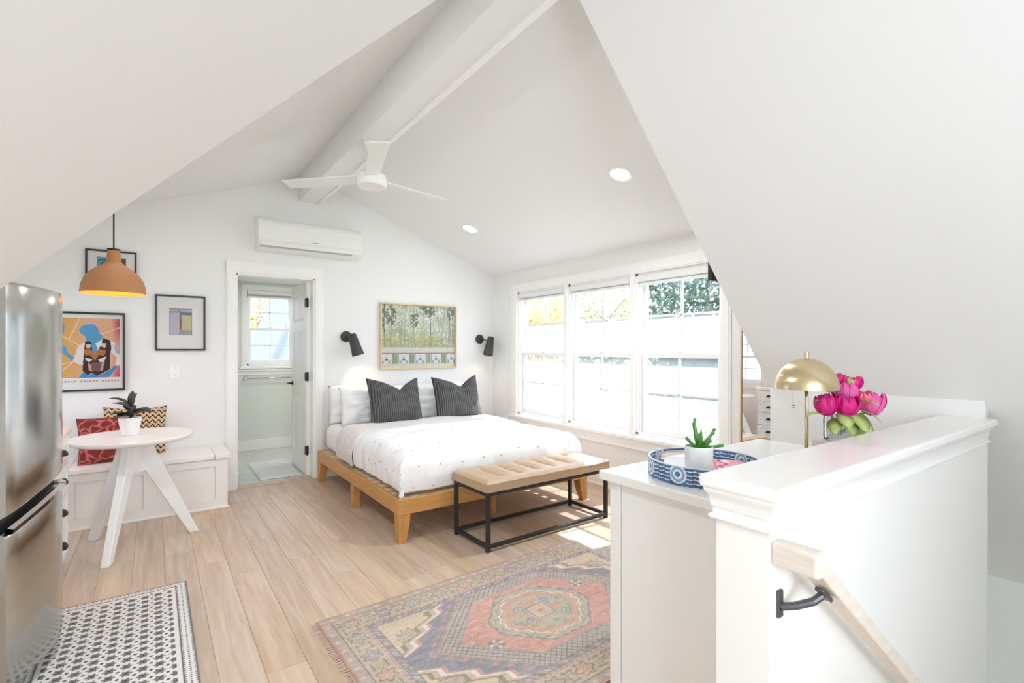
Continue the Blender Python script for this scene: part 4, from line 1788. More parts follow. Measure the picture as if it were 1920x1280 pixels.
pp = thing('potted_plant', 'dark leaved potted plant in a tapered white pot on the round table', 'plant', (-.13, 4.27, .741))
smooth_angle(obj('pot', lathe(B(), [(.044, 0), (.048, .003), (.051, .02), (.066, .118), (.063, .120), (.059, .11), (.057, .10), (0, .10)], 48), M['potw'], pp), 30)
obj('soil', lathe(B(), [(.057, .10), (.04, .105), (0, .108)], 24, cap0=False), M['soil'], pp)
bm = tube(B(), [(0, 0, .1), (.005, .002, .15), (.012, .004, .20)], .006, 8, .004)
obj('stem', bm, M['darkleaf'], pp, smooth=True)
for (az, L_, w_, up, curl, z) in ((150, .12, .05, .35, .5, .17), (200, .11, .055, .1, .4, .13), (-20, .11, .06, .35, .9, .14), (35, .09, .035, 1.1, .3, .19), (70, .10, .03, 1.25, .2, .19), (-75, .10, .055, .25, .7, .13), (110, .09, .05, .5, .6, .15), (-130, .10, .055, .2, .8, .12), (10, .12, .05, .1, .5, .13), (175, .13, .045, .55, .7, .19)):
    o = obj('leaf', leaf_mesh(L_ * 1.1, w_ * 1.5, curl + .2, up + .3, .0012, 8, .35), M['darkleaf'], pp, smooth=True)
    o.location = (.008, .003, z)
    o.rotation_euler = (0, 0, R(az))

# ------------------------------------------------------------------ pendant lamp
pd = thing('pendant_lamp', 'terracotta dome pendant lamp hanging above the round table', 'lamp', (-.215, 4.24, 1.69))
prof_o = [(.222, 0), (.222, .012), (.216, .05), (.198, .095), (.165, .135), (.12, .165), (.078, .188), (.052, .212), (.038, .245), (.034, .275), (.034, .29)]
prof_i = [(r - .005, z - .002) for r, z in prof_o if z > .0][::-1]
prof_o = [(r * (.79 if r > .04 else 1), z) for r, z in prof_o]
bm = lathe(B(), prof_o + [(.028, .29), (.028, .27)], 64, cap0=False, cap1=False)
smooth_angle(obj('shade', bm, M['terracotta'], pd), 50)
bm = lathe(B(), [(r * .79, z) for r, z in [(.222, 0), (.216, .012), (.211, .05), (.193, .093), (.16, .131), (.116, .160), (.074, .183), (.048, .207), (.034, .24), (.0, .245)]], 64, cap0=False)
smooth_angle(obj('shade_lining', bm, mat('shade_lining', '#E9A24C', .6), pd), 50)
obj('socket', lathe(B(), [(.02, .2), (.02, .25), (.036, .29), (.036, .296), (.006, .30)], 24), M['bronze'], pd)
obj('bulb', lathe(B(), [(0, .105), (.02, .11), (.03, .13), (.03, .15), (.018, .18), (.015, .2)], 24), M['bulb'], pd, smooth=True)
pz = zc(-.215) - 1.69
obj('cord', tube(B(), [(0, 0, .29), (0, 0, pz)], .0045, 8), mat('brown_cord', '#3A2A25', .7), pd)
obj('ceiling_canopy', lathe(B(), [(.006, pz - .05), (.05, pz - .045), (.06, pz - .03), (.06, pz + .01)], 32), M['bronze'], pd)
lamp('pendant_glow', 'POINT', (-.215, 4.24, 1.69 + .075), 1.0, (1, .68, .36), shadow_soft_size=.03)


# ------------------------------------------------------------------ framed pictures
def picture(name, label, xc, zc_, w, h, fw, fm, fd, fn, nx, ny, mat_w=0, art=None, cat='picture', art_off=(0, 0)):
    t = thing(name, label, cat, (xc, YB - .001, zc_))
    bm = B()
    box(bm, -w / 2, -w / 2 + fw, -fd, 0, -h / 2, h / 2, bev=.002)
    box(bm, w / 2 - fw, w / 2, -fd, 0, -h / 2, h / 2, bev=.002)
    box(bm, -w / 2 + fw, w / 2 - fw, -fd, 0, -h / 2, -h / 2 + fw, bev=.002)
    box(bm, -w / 2 + fw, w / 2 - fw, -fd, 0, h / 2 - fw, h / 2, bev=.002)
    obj('frame', bm, fm, t)
    iw, ih = w - 2 * fw, h - 2 * fw
    obj('mat_board', bx(-iw / 2, iw / 2, -.010, -.002, -ih / 2, ih / 2), M['mboard'], t)
    aw, ah = art if art else (iw, ih)
    me = colgrid('print', aw, ah, nx, ny, fn, axis='xz')
    o = obj('print', me, M['print'], t)
    o.location = (art_off[0], -.0108, art_off[1])
    bm = B()
    vs = [bm.verts.new(p) for p in ((-iw / 2, -fd * .55, -ih / 2), (iw / 2, -fd * .55, -ih / 2), (iw / 2, -fd * .55, ih / 2), (-iw / 2, -fd * .55, ih / 2))]
    bm.faces.new(vs)
    obj('glass', bm, M['picglass'], t)
    return t


def forest(x, y):
    w, h = .921, .706
    u, v = x / w + .5, y / h + .5
    n = len(x)
    c = np.tile(hx('#D9DBD6'), (n, 1))
    sky_n = vnoise(u * 3, v * 2, 5, 31)
    c = c + (sky_n[:, None] - .5) * .08
    # foliage haze
    f1 = vnoise(u * 20, v * 14, 1, 32) * .45 + vnoise(u * 62, v * 46, 1, 33) * .55
    m = f1 + .35 * (1 - v) > .58
    c[m] = c[m] * .35 + hx('#BFBE98') * .65
    f2 = vnoise(u * 13 + 3, v * 9 + 3, 1, 34) * .4 + vnoise(u * 70, v * 54, 1, 35) * .6
    m = f2 + .25 * (1 - abs(v - .55)) > .74
    c[m] = c[m] * .35 + hx('#94A06F') * .65
    f3 = vnoise(u * 60, v * 6, 1, 36) * .6 + vnoise(u * 50, v * 40, 1, 37) * .4
    m = f3 + .12 * np.sin(u * 9) > .66
    c[m] = hx('#7F8568') * .5 + c[m] * .5
    # trunks
    for tx, tw, col in ((.04, .006, '#4E4C42'), (.12, .005, '#6B675A'), (.30, .003, '#8C8878'), (.42, .004, '#77745F'), (.545, .003, '#A08F76'), (.655, .007, '#5C5A50'), (.70, .003, '#8C8878'), (.80, .003, '#93907F'), (.92, .005, '#5E6053'), (.965, .004, '#6B675A')):
        m = abs(u - tx - .006 * np.sin(v * 5 + tx * 30)) < tw
        c[m] = hx(col)
    # evergreen crowns
    for ex, ey, er, eh in ((.015, .85, .03, .25), (.12, .82, .07, .16), (.43, .78, .06, .14), (.56, .93, .06, .08), (.655, .9, .06, .12), (.94, .9, .05, .12)):
        q = ((u - ex) / er) ** 2 + ((v - ey) / eh) ** 2
        m = (q < 1) & (vnoise(u * 60, v * 45, 1, 38) > .48)
        c[m] = hx('#57664A')
    # yellow-green scrub
    m = (v > .32) & (v < .50 + .1 * vnoise(u * 8, v * 0, 1, 39)) & (vnoise(u * 40, v * 30, 1, 40) > .35) & (u < .75)
    c[m] = c[m] * .35 + hx('#B7AF62') * .65
    m = (v > .32) & (v < .46) & (vnoise(u * 70, v * 50, 1, 41) > .62)
    c[m] = hx('#9AA05A')
    # motel
    m = v < .325
    c[m] = hx('#DCD0C6')
    m = (v < .325) & (v > .318)
    c[m] = hx('#9C9A84')
    body = (v < .225) & (v > .055)
    c[body] = hx('#E5DDD6')
    m = (v < .232) & (v > .215)
    c[m] = hx('#7E6459')
    for k in range(5):
        b0 = .0 + k * .222
        for (a, b_, z0, z1, col) in ((.142, .158, .055, .22, '#7E6459'), (.163, .207, .055, .205, '#6F9A63'), (.044, .083, .11, .19, '#C9CCCB'), (.044, .083, .11, .135, '#4C5454'), (.008, .032, .06, .11, '#7DA3B8'), (.088, .118, .06, .11, '#7DA3B8'), (.214, .222, .055, .22, '#9A7F6F')):
            m = (u > b0 + a) & (u < b0 + b_) & (v > z0) & (v < z1)
            c[m] = hx(col)
    c[v < .055] = hx('#D9D2AF')
    c[v < .02] = hx('#E4E0D2')
    c = c + (vnoise(u * 120, v * 90, 1, 42)[:, None] - .5) * .09
    return c * .78 + hx('#E6E5DA') * .22


picture('landscape_picture', 'pale wood framed photograph of a low motel below tall trees, above the bed', 2.507, 1.472, .955, .74, .016, M['framewood'], .04, forest, 320, 240, art=(.921, .706))


def poster(x, y):
    # x from -.27 .. .27 , y -.30 .. .30  (metres, about 0.54 x 0.60)
    w, h = .40, .486
    u, v = x / w + .5, y / h + .5
    n = len(x)
    c = np.tile(hx('#E9B792'), (n, 1))
    k = np.clip(1 - u / .45, 0, 1)[:, None]
    c = c * (1 - k) + hx('#E0A63A') * k
    k = np.clip((u - .86) / .14, 0, 1)[:, None] * np.clip(abs(v - .45) * 2.5, .25, 1)[:, None]
    c = c * (1 - k) + hx('#C9476A') * k

    def P(pts, col):
        c[inpoly(u, v, [(a, 1 - b_) for a, b_ in pts])] = hx(col)
    # rays
    for (a0, b0, a1, b1) in ((.36, .0, .2, .35), (.0, .25, .42, .5), (.0, .95, .4, .62), (.35, .72, .0, .78), (.6, .3, 1., .15)):
        px, py = a1 - a0, b1 - b0
        L_ = math.hypot(px, py)
        dd = abs((u - a0) * py - ((1 - v) - b0) * px) / L_
        tt_ = ((u - a0) * px + ((1 - v) - b0) * py) / L_ ** 2
        c[(dd < .007) & (tt_ > 0) & (tt_ < 1)] = hx('#F3DCC2')
    # second small figure at the left edge
    P([(.0, .02), (.06, .0), (.10, .10), (.13, .12), (.12, .26), (.04, .27), (.03, .12)], '#5DA3D0')
    # body
    P([(.30, .62), (.40, .58), (.36, .68), (.42, .78), (.33, .77), (.24, .70)], '#EFE6DC')
    P([(.32, .50), (.42, .40), (.50, .40), (.46, .70), (.36, .76), (.26, .72)], '#EFE6DC')
    P([(.04, .50), (.10, .45), (.16, .50), (.18, .58), (.28, .66), (.24, .72), (.12, .60), (.04, .57)], '#5DA3D0')
    P([(.80, .38), (.90, .40), (.98, .52), (1.0, .62), (1.0, .80), (.92, .80), (.95, .66), (.82, .55)], '#EFE6DC')
    P([(.90, .42), (.99, .54), (1., .62), (.93, .58)], '#9DB3DE')
    P([(.44, .40), (.52, .37), (.72, .33), (.84, .37), (.86, .50), (.84, .62), (.84, .86), (.62, .98), (.54, .92), (.48, .97), (.40, .88), (.42, .62)], '#3D2F2D')
    P([(.42, .54), (.50, .50), (.58, .60), (.66, .52), (.78, .54), (.74, .64), (.66, .62), (.60, .72), (.52, .62), (.44, .62)], '#C07438')
    P([(.44, .66), (.56, .70), (.50, .74), (.45, .70)], '#E9E2DA')
    P([(.64, .70), (.78, .64), (.74, .74), (.68, .74)], '#E9E2DA')
    P([(.46, .44), (.54, .44), (.52, .50), (.46, .50)], '#D9CDB8')
    P([(.70, .42), (.78, .42), (.76, .50), (.70, .48)], '#D9CDB8')
    P([(.54, .74), (.70, .74), (.72, .84), (.66, .90), (.56, .89)], '#7B5A60')
    P([(.48, .76), (.54, .78), (.55, .90), (.50, .88)], '#D9A27C')
    P([(.70, .76), (.75, .74), (.72, .88), (.68, .90)], '#D9A27C')
    # shirt, tie and head
    P([(.56, .42), (.72, .33), (.70, .44), (.64, .54)], '#F1EAE2')
    P([(.54, .40), (.60, .42), (.64, .50), (.60, .62), (.55, .56)], '#5DA3D0')
    P([(.34, .20), (.40, .13), (.48, .10), (.58, .10), (.64, .16), (.66, .24), (.72, .30), (.70, .36), (.62, .42), (.56, .43), (.52, .40), (.46, .37), (.44, .30), (.38, .26)], '#5DA3D0')
    # trousers
    P([(.34, 1.0), (.42, .90), (.50, .97), (.56, .92), (.64, .98), (.84, .87), (.92, .80), (.96, .82), (.82, 1.0)], '#4A95CC')
    return c


def poster_sheet(x, y):
    return np.tile(hx('#EAE4D9'), (len(x), 1))


pst = picture('framed_poster', 'large framed poster of a blue headed figure in a tiger vest, beside the fridge', -.43, 1.302, .47, .646, .016, M['blackframe'], .025, poster, 150, 165, art=(.40, .486), art_off=(.0, .031))
bm = B()
for k in range(20):
    x = -.19 + k * .0195
    if k in (6, 13):
        continue
    box(bm, x, x + .013, -.0115, -.0109, -.248, -.236 + (k % 3) * .001)
cs_ = obj('caption_strokes', bm, mat('faint_ink', '#B9AE9C', .8), pst)
cs_['kind'] = 'stuff'


def cover(x, y):
    w, h = .17, .235
    u, v = x / w + .5, y / h + .5
    c = np.tile(hx('#B9B7C4'), (len(x), 1))
    c[v > .84] = hx('#8E8C96')
    c[(u > .46) & (v < .84)] = hx('#C9C08F')
    c[(u > .46) & (v < .84) & (v > .76)] = hx('#6C6A70')
    c[(u > .44) & (u < .54) & (v < .8)] = hx('#77736C')
    c[(u > .46) & (v < .2)] = hx('#9C9E96')
    c[(abs(u - .5) < .02) & (v > .25) & (v < .55)] = hx('#A8534A')
    c[(v < .02) | (u < .02) | (u > .98)] = hx('#8E8C96')
    return c + (vnoise(u * 30, v * 40, 1, 51)[:, None] - .5) * .14


p2 = picture('framed_print', 'black framed magazine cover print in a wide white mat beside the bathroom door', .197, 1.556, .375, .49, .015, M['blackframe'], .022, cover, 60, 80, art=(.17, .235), art_off=(0, .01))
fc = bpy.data.curves.new('cover_title', 'FONT')
fc.body = 'NEW YORKER'
fc.size = .027
fc.align_x = 'CENTER'
fc.extrude = .0003
to = bpy.data.objects.new('cover_title', fc)
COL.objects.link(to)
dg = bpy.context.evaluated_depsgraph_get()
tme = bpy.data.meshes.new_from_object(to.evaluated_get(dg))
bpy.data.objects.remove(to)
tme.materials.clear()
o = obj('title_lettering', tme, mat('title_white', '#EDEBE6', .7), p2)
o.location = (0, -.0114, .101)
o.rotation_euler = (R(90), 0, 0)


def small_art(x, y):
    w, h = .17, .15
    u, v = x / w + .5, y / h + .5
    c = np.tile(hx('#5FAFB0'), (len(x), 1))
    c[v < .4] = hx('#3F7F8A')
    c[(u > .62)] = hx('#6E5A48')
    q = (u - .25) ** 2 + (v - .55) ** 2
    c[(q < .03) & (q > .018)] = hx('#23434A')
    c[(abs(v - .75 - .1 * np.sin(u * 9)) < .03)] = hx('#2B5158')
    return c


picture('framed_print', 'black framed teal print high on the wall behind the pendant lamp', -.285, 2.012, .335, .265, .013, M['blackframe'], .022, small_art, 50, 44, art=(.19, .15), art_off=(0, .0))

# light switch
ls = thing('light_switch', 'white light switch plate on the wall left of the bathroom door', 'switch', (.151, YB, 1.124))
obj('plate', bx(-.04, .04, -.007, 0, -.06, .06, bev=.003), M['plastic'], ls)
obj('toggle', bx(-.006, .006, -.016, -.006, -.012, .014, bev=.002), M['plastic'], ls)
for z in (-.035, .035):
    obj('screw', lathe(B(), [(.003, 0), (.003, .001)], 10, mtx=Matrix.Translation((0, -.007, z)) @ Matrix.Rotation(R(90), 4, 'X')), M['plasticg'], ls)

# ------------------------------------------------------------------ air conditioner
ac = thing('air_conditioner', 'white wall mounted air conditioner above the bathroom door', 'air conditioner', (1.285, YB, 2.265))
AW = .99
bm = B()
prism(bm, [(0, .30), (-.13, .30), (-.165, .288), (-.185, .262), (-.19, .24), (-.195, .075), (-.18, .045), (-.13, .015), (-.06, 0), (0, 0)], 'x', -AW / 2, AW / 2)
o = obj('case', bm, M['plastic'], ac, bevel=.008)
smooth_angle(o, 30)
bm = B()
prism(bm, [(-.186, .268), (-.196, .24), (-.202, .085), (-.196, .082)], 'x', -AW / 2 + .004, AW / 2 - .004)
fp = obj('front_panel', bm, M['plastic'], ac, bevel=.002)
bm = B()
prism(bm, [(-.198, .074), (-.202, .066), (-.188, .034), (-.178, .036)], 'x', -AW / 2 + .02, AW / 2 - .11)
obj('louver_flap', bm, M['plastic'], ac)
bm = B()
prism(bm, [(-.190, .034), (-.186, .036), (-.172, .022), (-.176, .020)], 'x', -AW / 2 + .02, AW / 2 - .11)
obj('outlet_slot', bm, mat('slot_gray', '#B4B4AF', .5), ac)
obj('logo_mark', bx(-.01, .055, -.2025, -.2005, .098, .104), M['plasticg'], ac)
bm = B()
for z in (.27, .28, .29):
    box(bm, -AW / 2 + .02, AW / 2 - .02, -.19 + (z - .26) * .9, -.186 + (z - .26) * .9, z, z + .003)
obj('top_grille', bm, M['plastic'], ac)
obj('indicator', bx(AW / 2 - .09, AW / 2 - .03, -.2015, -.1995, .086, .09), mat('indicator_gray', '#BBBBB6', .4), ac)


# ------------------------------------------------------------------ sconces
def sconce(label, X, Z, tx, energy):
    """tx: shade tilt; positive tilts bottom toward +x"""
    t = thing('wall_sconce', label, 'lamp', (X, YB, Z), 0, 'charcoal wall sconces flanking the bed')
    obj('back_plate', lathe(B(), [(.058, 0), (.058, .012), (.054, .016), (0, .016)], 40, mtx=Matrix.Rotation(R(90), 4, 'X')), M['darkgray'], t, smooth=False)
    sgn = 1 if tx > 0 else -1
    c = Vector((.052 if tx > 0 else .062, -.135, -.085))
    top = c + Vector((-.030 * sgn if tx > 0 else .028, -.0, .10))
    obj('arm', tube(B(), [(0, -.012, 0), (0.01, -.05, 0), (c.x - .012, c.y, -.02)], .006, 10), M['darkgray'], t, smooth=True)
    ax = Vector((math.sin(tx), .16 * -1, -math.cos(tx))).normalized()
    mtx = Matrix.Translation(c - ax * .115) @ ax.to_track_quat('Z', 'Y').to_matrix().to_4x4()
    bm = lathe(B(), [(.010, -.002), (.036, 0), (.040, .004), (.062, .225), (.0615, .23), (.0590, .228), (.0375, .012), (.0, .010)], 40, cap0=True, mtx=mtx)
    smooth_angle(obj('shade', bm, M['darkgray'], t), 40)
    bm = lathe(B(), [(.0585, .222), (.0378, .014), (.0, .0125)], 40, cap0=False, mtx=mtx)
    smooth_angle(obj('shade_lining', bm, mat('sconce_lining', '#D9B27C', .5), t), 40)
    obj('bulb', lathe(B(), [(.012, .02), (.014, .06), (.024, .10), (.026, .125), (.018, .15), (0, .158)], 20, mtx=mtx), M['bulb'], t, smooth=True)
    p = Vector((X, YB, Z)) + c + ax * .07
    q = lamp('sconce_glow', 'SPOT', p, energy, (1, .74, .46), spot_size=R(110), spot_blend=.6, shadow_soft_size=.02)
    q.rotation_euler = (-ax).to_track_quat('Z', 'Y').to_euler()
    return t


sconce('charcoal cone wall sconce on the door side of the motel picture, tilted outward', 1.662, 1.457, .25, 1.6)
sconce('charcoal cone wall sconce on the window side of the motel picture', 3.329, 1.448, -.31, .8)

# ------------------------------------------------------------------ ceiling fan
fan = thing('ceiling_fan', 'white three bladed ceiling fan hanging from the ridge beam', 'fan', (1.29, 3.555, 2.50))
fz = 2.815 - 2.50
smooth_angle(obj('canopy', lathe(B(), [(.018, fz - .075), (.035, fz - .06), (.055, fz - .02), (.062, fz)], 36), M['plastic'], fan), 40)
obj('downrod', lathe(B(), [(.011, .08), (.011, fz - .06)], 16), M['plastic'], fan, smooth=False)
smooth_angle(obj('motor_housing', lathe(B(), [(.0, 0), (.098, .002), (.106, .012), (.108, .05), (.100, .085), (.06, .094), (.022, .098), (.02, .12), (.012, .125)], 48), M['plastic'], fan), 35)
for ang in (134, 14, 254):
    bm = B()
    a = R(ang)
    n = 10
    rows = []
    for i in range(n + 1):
        t = i / n
        r = .085 + .60 * t
        hw_ = (.052 + .012 * t)
        if i == n:
            hw_ *= .9
        tilt = R(13 - 5 * t)
        rows.append((r, hw_, tilt))
    V = []
    for r, hw_, tilt in rows:
        for sgn in (1, -1):
            for e in (-hw_, hw_):
                V.append(bm.verts.new((r, e * math.cos(tilt), .062 + e * math.sin(tilt) + sgn * .004)))
    for i in range(n):
        b0, b1 = V[4 * i:4 * i + 4], V[4 * i + 4:4 * i + 8]
        bm.faces.new((b0[0], b0[1], b1[1], b1[0]))
        bm.faces.new((b0[2], b1[2], b1[3], b0[3]))
        bm.faces.new((b0[0], b1[0], b1[2], b0[2]))
        bm.faces.new((b0[1], b0[3], b1[3], b1[1]))
    bm.faces.new((V[0], V[2], V[3], V[1]))
    bm.faces.new((V[-4], V[-3], V[-1], V[-2]))
    bmesh.ops.recalc_face_normals(bm, faces=bm.faces[:])
    bm.transform(Matrix.Rotation(a, 4, 'Z'))
    obj('blade', bm, M['plastic'], fan, bevel=.002)
bm = B()
lathe(bm, [(.004, 0), (.004, .004)], 10, mtx=Matrix.Translation((-.03, -.045, fz - .05)) @ Matrix.Rotation(R(90), 4, 'X'))
obj('screw', bm, M['darkgap'], fan)


# ------------------------------------------------------------------ recessed lights
def downlight(label, X, Y, energy, left=False):
    Z = zc(X)
    n = Vector((.373 if left else -.373, 0, -1)).normalized()      # into the room
    t = thing('recessed_light', label, 'light', (X, Y, Z), 0, 'recessed ceiling lights')
    q = n.to_track_quat('Z', 'Y').to_matrix().to_4x4()
    obj('trim_ring', lathe(B(), [(.070, -.001), (.072, .004), (.088, .004), (.092, .001), (.092, -.002)], 48, cap0=False, cap1=False, mtx=q), M['plastic'], t, smooth=True)
    obj('lens', lathe(B(), [(.071, .0015), (0, .0015)], 48, cap0=False, mtx=q), M['downlight'], t)
    l = lamp('recessed_glow', 'AREA', Vector((X, Y, Z)) + n * .02, energy, (.88, .955, 1), shape='DISK', size=.14)
    l.rotation_euler = (-n).to_track_quat('Z', 'Y').to_euler()


downlight('lit round recessed light nearer the stair on the window side slope', 2.697, 2.443, 9)
downlight('lit round recessed light nearer the bed head on the window side slope', 2.67, 4.48, 1.5)
downlight('added unseen recessed light nearer the stair on the kitchen side slope', -.11, 2.443, 8.6, True)  # added as bedroom fill, hidden behind the stair slope
downlight('added unseen recessed light nearer the wall on the kitchen side slope', -.11, 4.3, .7, True)  # second added fill light, also out of view

# ------------------------------------------------------------------ television and mirror
tv = thing('television', 'black television seen from behind, mounted high beside the windows', 'television', (3.08, 1.74, 1.735))
obj('back_shell', bx(-.345, .345, -.03, .01, .012, .42, bev=.008), M['tv'], tv)
obj('bezel', bx(-.36, .36, .0, .028, 0, .435, bev=.004), M['black'], tv)
obj('screen', bx(-.345, .345, .0275, .0295, .015, .42), M['tvs'], tv)
bm = B()
box(bm, -.06, .06, -.045, -.03, .15, .30, bev=.003)
box(bm, -.02, .02, -.12, -.045, .20, .25, bev=.003)
box(bm, -.06, .06, -.163, -.12, .13, .32, bev=.003)
obj('wall_mount', bm, M['black'], tv)
mr_ = thing('wall_mirror', 'tall mirror in a thin pale wood frame on the wall right of the windows', 'mirror', (XR - .022, 1.80, .2))
mr_.rotation_euler = (0, .0135, 0)
obj('mirror_glass', bx(-.018, -.010, -.195, .195, .01, 1.50), M['mirror'], mr_)
bm = B()
for a, b_ in ((-.205, -.194), (.194, .205)):
    box(bm, -.026, -.001, a, b_, 0, 1.51, bev=.001)
box(bm, -.026, -.001, -.194, .194, 0, .011)
box(bm, -.026, -.001, -.194, .194, 1.499, 1.51)
obj('mirror_frame', bm, M['mirrorwood'], mr_)
obj('mirror_back', bx(-.0095, -.001, -.194, .194, .011, 1.499), M['mirrorwood'], mr_)

# ------------------------------------------------------------------ dresser
ds = thing('dresser', 'white dresser with an overhanging top behind the half wall', 'dresser')
SX0, SX1, SY0, SY1 = 1.335, 2.385, .765, 1.262
obj('top', bx(SX0 - .028, SX1 + .022, SY0 - .004, SY1 + .025, .853, .885, bev=.004), M['lacq'], ds)
obj('carcass', bx(SX0 + .008, SX1, SY0, SY1 - .004, .07, .853), M['furn'], ds)
bm = B()
box(bm, SX0, SX0 + .008, SY1 - .05, SY1 - .004, .0, .852, bev=.002)
box(bm, SX0, SX0 + .008, SY0, SY0 + .05, .0, .852, bev=.002)
box(bm, SX0 + .002, SX0 + .008, SY0 + .05, SY1 - .058, .1, .852, bev=.001)
box(bm, SX0, SX0 + .008, SY0 + .05, SY1 - .05, .03, .11, bev=.001)
obj('end_panel', bm, M['furn'], ds)
obj('plinth', bx(SX0 + .01, SX1 - .01, SY0 + .01, SY1 - .03, 0, .07), M['furn'], ds)
for r_ in range(3):
    for c_ in range(2):
        x0 = SX0 + .02 + c_ * .52
        z0 = .09 + r_ * .253
        dw = obj('drawer', bx(x0, x0 + .505, SY1 - .004, SY1 + .014, z0, z0 + .243, bev=.003), M['furn'], ds)
        for kx in (.13, .375):
            obj('knob', lathe(B(), [(.006, 0), (.006, .012), (.014, .018), (.014, .024), (0, .028)], 16, mtx=Matrix.Translation((x0 + kx, SY1 + .014, z0 + .12)) @ Matrix.Rotation(R(-90), 4, 'X')), M['bronze'], dw, smooth=True)

DTOP = .885
# tray
ty = thing('round_tray', 'round blue and white batik patterned tray with cut out handles on the dresser', 'tray', (1.545, 1.02, DTOP))
TR = .184


def tray_wall():
    bm = B()
    na, nz = 720, 30
    H_ = .062
    hole = lambda a, z: any((abs(((a - c + PI) % (2 * PI)) - PI) * TR / .06) ** 4 + (abs(z - .034) / .013) ** 4 < 1 for c in (R(-108), R(72)))
    zs = [H_ * k / nz for k in range(nz + 1)]
    faces = {}
    V = [[[None] * (nz + 1) for _ in range(na)] for _ in range(2)]
    for s, rr in enumerate((TR, TR - .007)):
        for i in range(na):
            a = 2 * PI * i / na
            for k in range(nz + 1):
                V[s][i][k] = bm.verts.new((rr * math.cos(a), rr * math.sin(a), zs[k]))
    solid = [[not hole(2 * PI * (i + .5) / na, zs[k] + H_ / nz / 2) for k in range(nz)] for i in range(na)]
    for i in range(na):
        j = (i + 1) % na
        for k in range(nz):
            if not solid[i][k]:
                continue
            bm.faces.new((V[0][i][k], V[0][j][k], V[0][j][k + 1], V[0][i][k + 1]))
            bm.faces.new((V[1][i][k + 1], V[1][j][k + 1], V[1][j][k], V[1][i][k]))
            if k == nz - 1 or not solid[i][k + 1]:
                bm.faces.new((V[0][i][k + 1], V[0][j][k + 1], V[1][j][k + 1], V[1][i][k + 1]))
            if k == 0 or not solid[i][k - 1]:
                bm.faces.new((V[1][i][k], V[1][j][k], V[0][j][k], V[0][i][k]))
            if not solid[j][k]:
                bm.faces.new((V[0][j][k], V[1][j][k], V[1][j][k + 1], V[0][j][k + 1]))
            if not solid[i - 1][k]:
                bm.faces.new((V[1][i][k], V[0][i][k], V[0][i][k + 1], V[1][i][k + 1]))
    bmesh.ops.delete(bm, geom=[v for v in bm.verts if not v.link_faces], context='VERTS')
    return bm


def tray_col(co):
    a = np.arctan2(co[:, 1], co[:, 0])
    s = (a + PI) * TR
    z = co[:, 2]
    c = np.tile(hx('#45628F'), (len(co), 1))
    c += ((vnoise(s * 1 + 3, z + 3, 40, 61) - .5) * .16)[:, None]
    per = .17
    k = np.mod(s, per)
    zz_ = z + .0012 * np.sin(s * 210)
    lines = (np.mod(zz_ + .002, .0125) < .0028) & (k > .055)
    c[lines] = hx('#DDE6EA')
    q = np.sqrt((k - .027) ** 2 + (z - .036) ** 2)
    disc = q < .027
    c[disc] = hx('#7FA2C4')
    c[(abs(q - .027) < .003)] = hx('#DDE6EA')
    c[(abs(q - .0125) < .003)] = hx('#E6ECEE')
    c[q < .009] = hx('#52749F')
    c[(z > .0585)] = hx('#B9CBD8')
    # border round the handle cut-outs
    for cc in (R(-108), R(72)):
        d = ((a - cc + PI) % (2 * PI)) - PI
        e = (abs(d) * TR / .06) ** 4 + (abs(z - .034) / .013) ** 4
        c[(e < 2.2)] = hx('#C8AE8C')
        c[(e >= 2.2) & (e < 4.2)] = hx('#DDE6EA')
    return c


me = bpy.data.meshes.new('tray_wall')
bm = tray_wall()
bm.to_mesh(me)
bm.free()
set_col(me, tray_col)
obj('rim', me, M['batik'], ty)
obj('base', lathe(B(), [(TR - .002, 0), (TR - .002, .006), (0, .006)], 64), mat('tray_base', '#E9E6E0', .5), ty)

# magazines
zz_ = DTOP + .0065
cols_ = ['#E8E2DE', '#D7C9D2', '#EDE8E4', '#CFC6C9', '#E9E0E6']
mags = ('lowest magazine of the stack in the round tray', 'second lowest magazine of the stack in the round tray', 'third magazine from the bottom of the stack in the tray', 'fourth magazine of the tray stack, just under the pink one', 'top magazine with a pink cover under the small white pot')


def mag_cover(x, y):
    c = np.tile(hx('#EBA3B3'), (len(x), 1))
    k = vnoise(x + 3, y + 3, 14, 71)
    c[k > .6] = hx('#F3D9E4')
    c[k < .3] = hx('#E8798F')
    c[(x < -.03)] = hx('#EDE6EE')
    c[(abs(x - .06 - .012 * np.sin(y * 70)) < .006) & (abs(y) < .1)] = hx('#C92F4E')
    c[(abs(x - .035) < .002) & (abs(y) < .08)] = hx('#D9536C')
    return c


for i in range(5):
    t_h = .0064
    m_ = thing('magazine', mags[i], 'magazine', (1.556 + random.uniform(-.003, .003), 1.025 + random.uniform(-.003, .003), zz_), R(-52 + random.uniform(-4, 4)), 'magazines in the round tray')
    bm = B()
    n = 10
    # slightly sagging sheet block
    box(bm, -.132, .132, -.094, .094, 0, t_h - .0012)
    obj('pages', bm, M['paper'], m_)
    if i == 4:
        obj('cover', colgrid('cover', .268, .192, 110, 80, mag_cover, zf=lambda x, y: t_h - .0008 + 0 * x), M['print'], m_)
    else:
        obj('cover', bx(-.134, .134, -.096, .096, t_h - .0012, t_h - .0002), mat('magazine_cover_%d' % i, cols_[i], .35), m_)
    zz_ += t_h

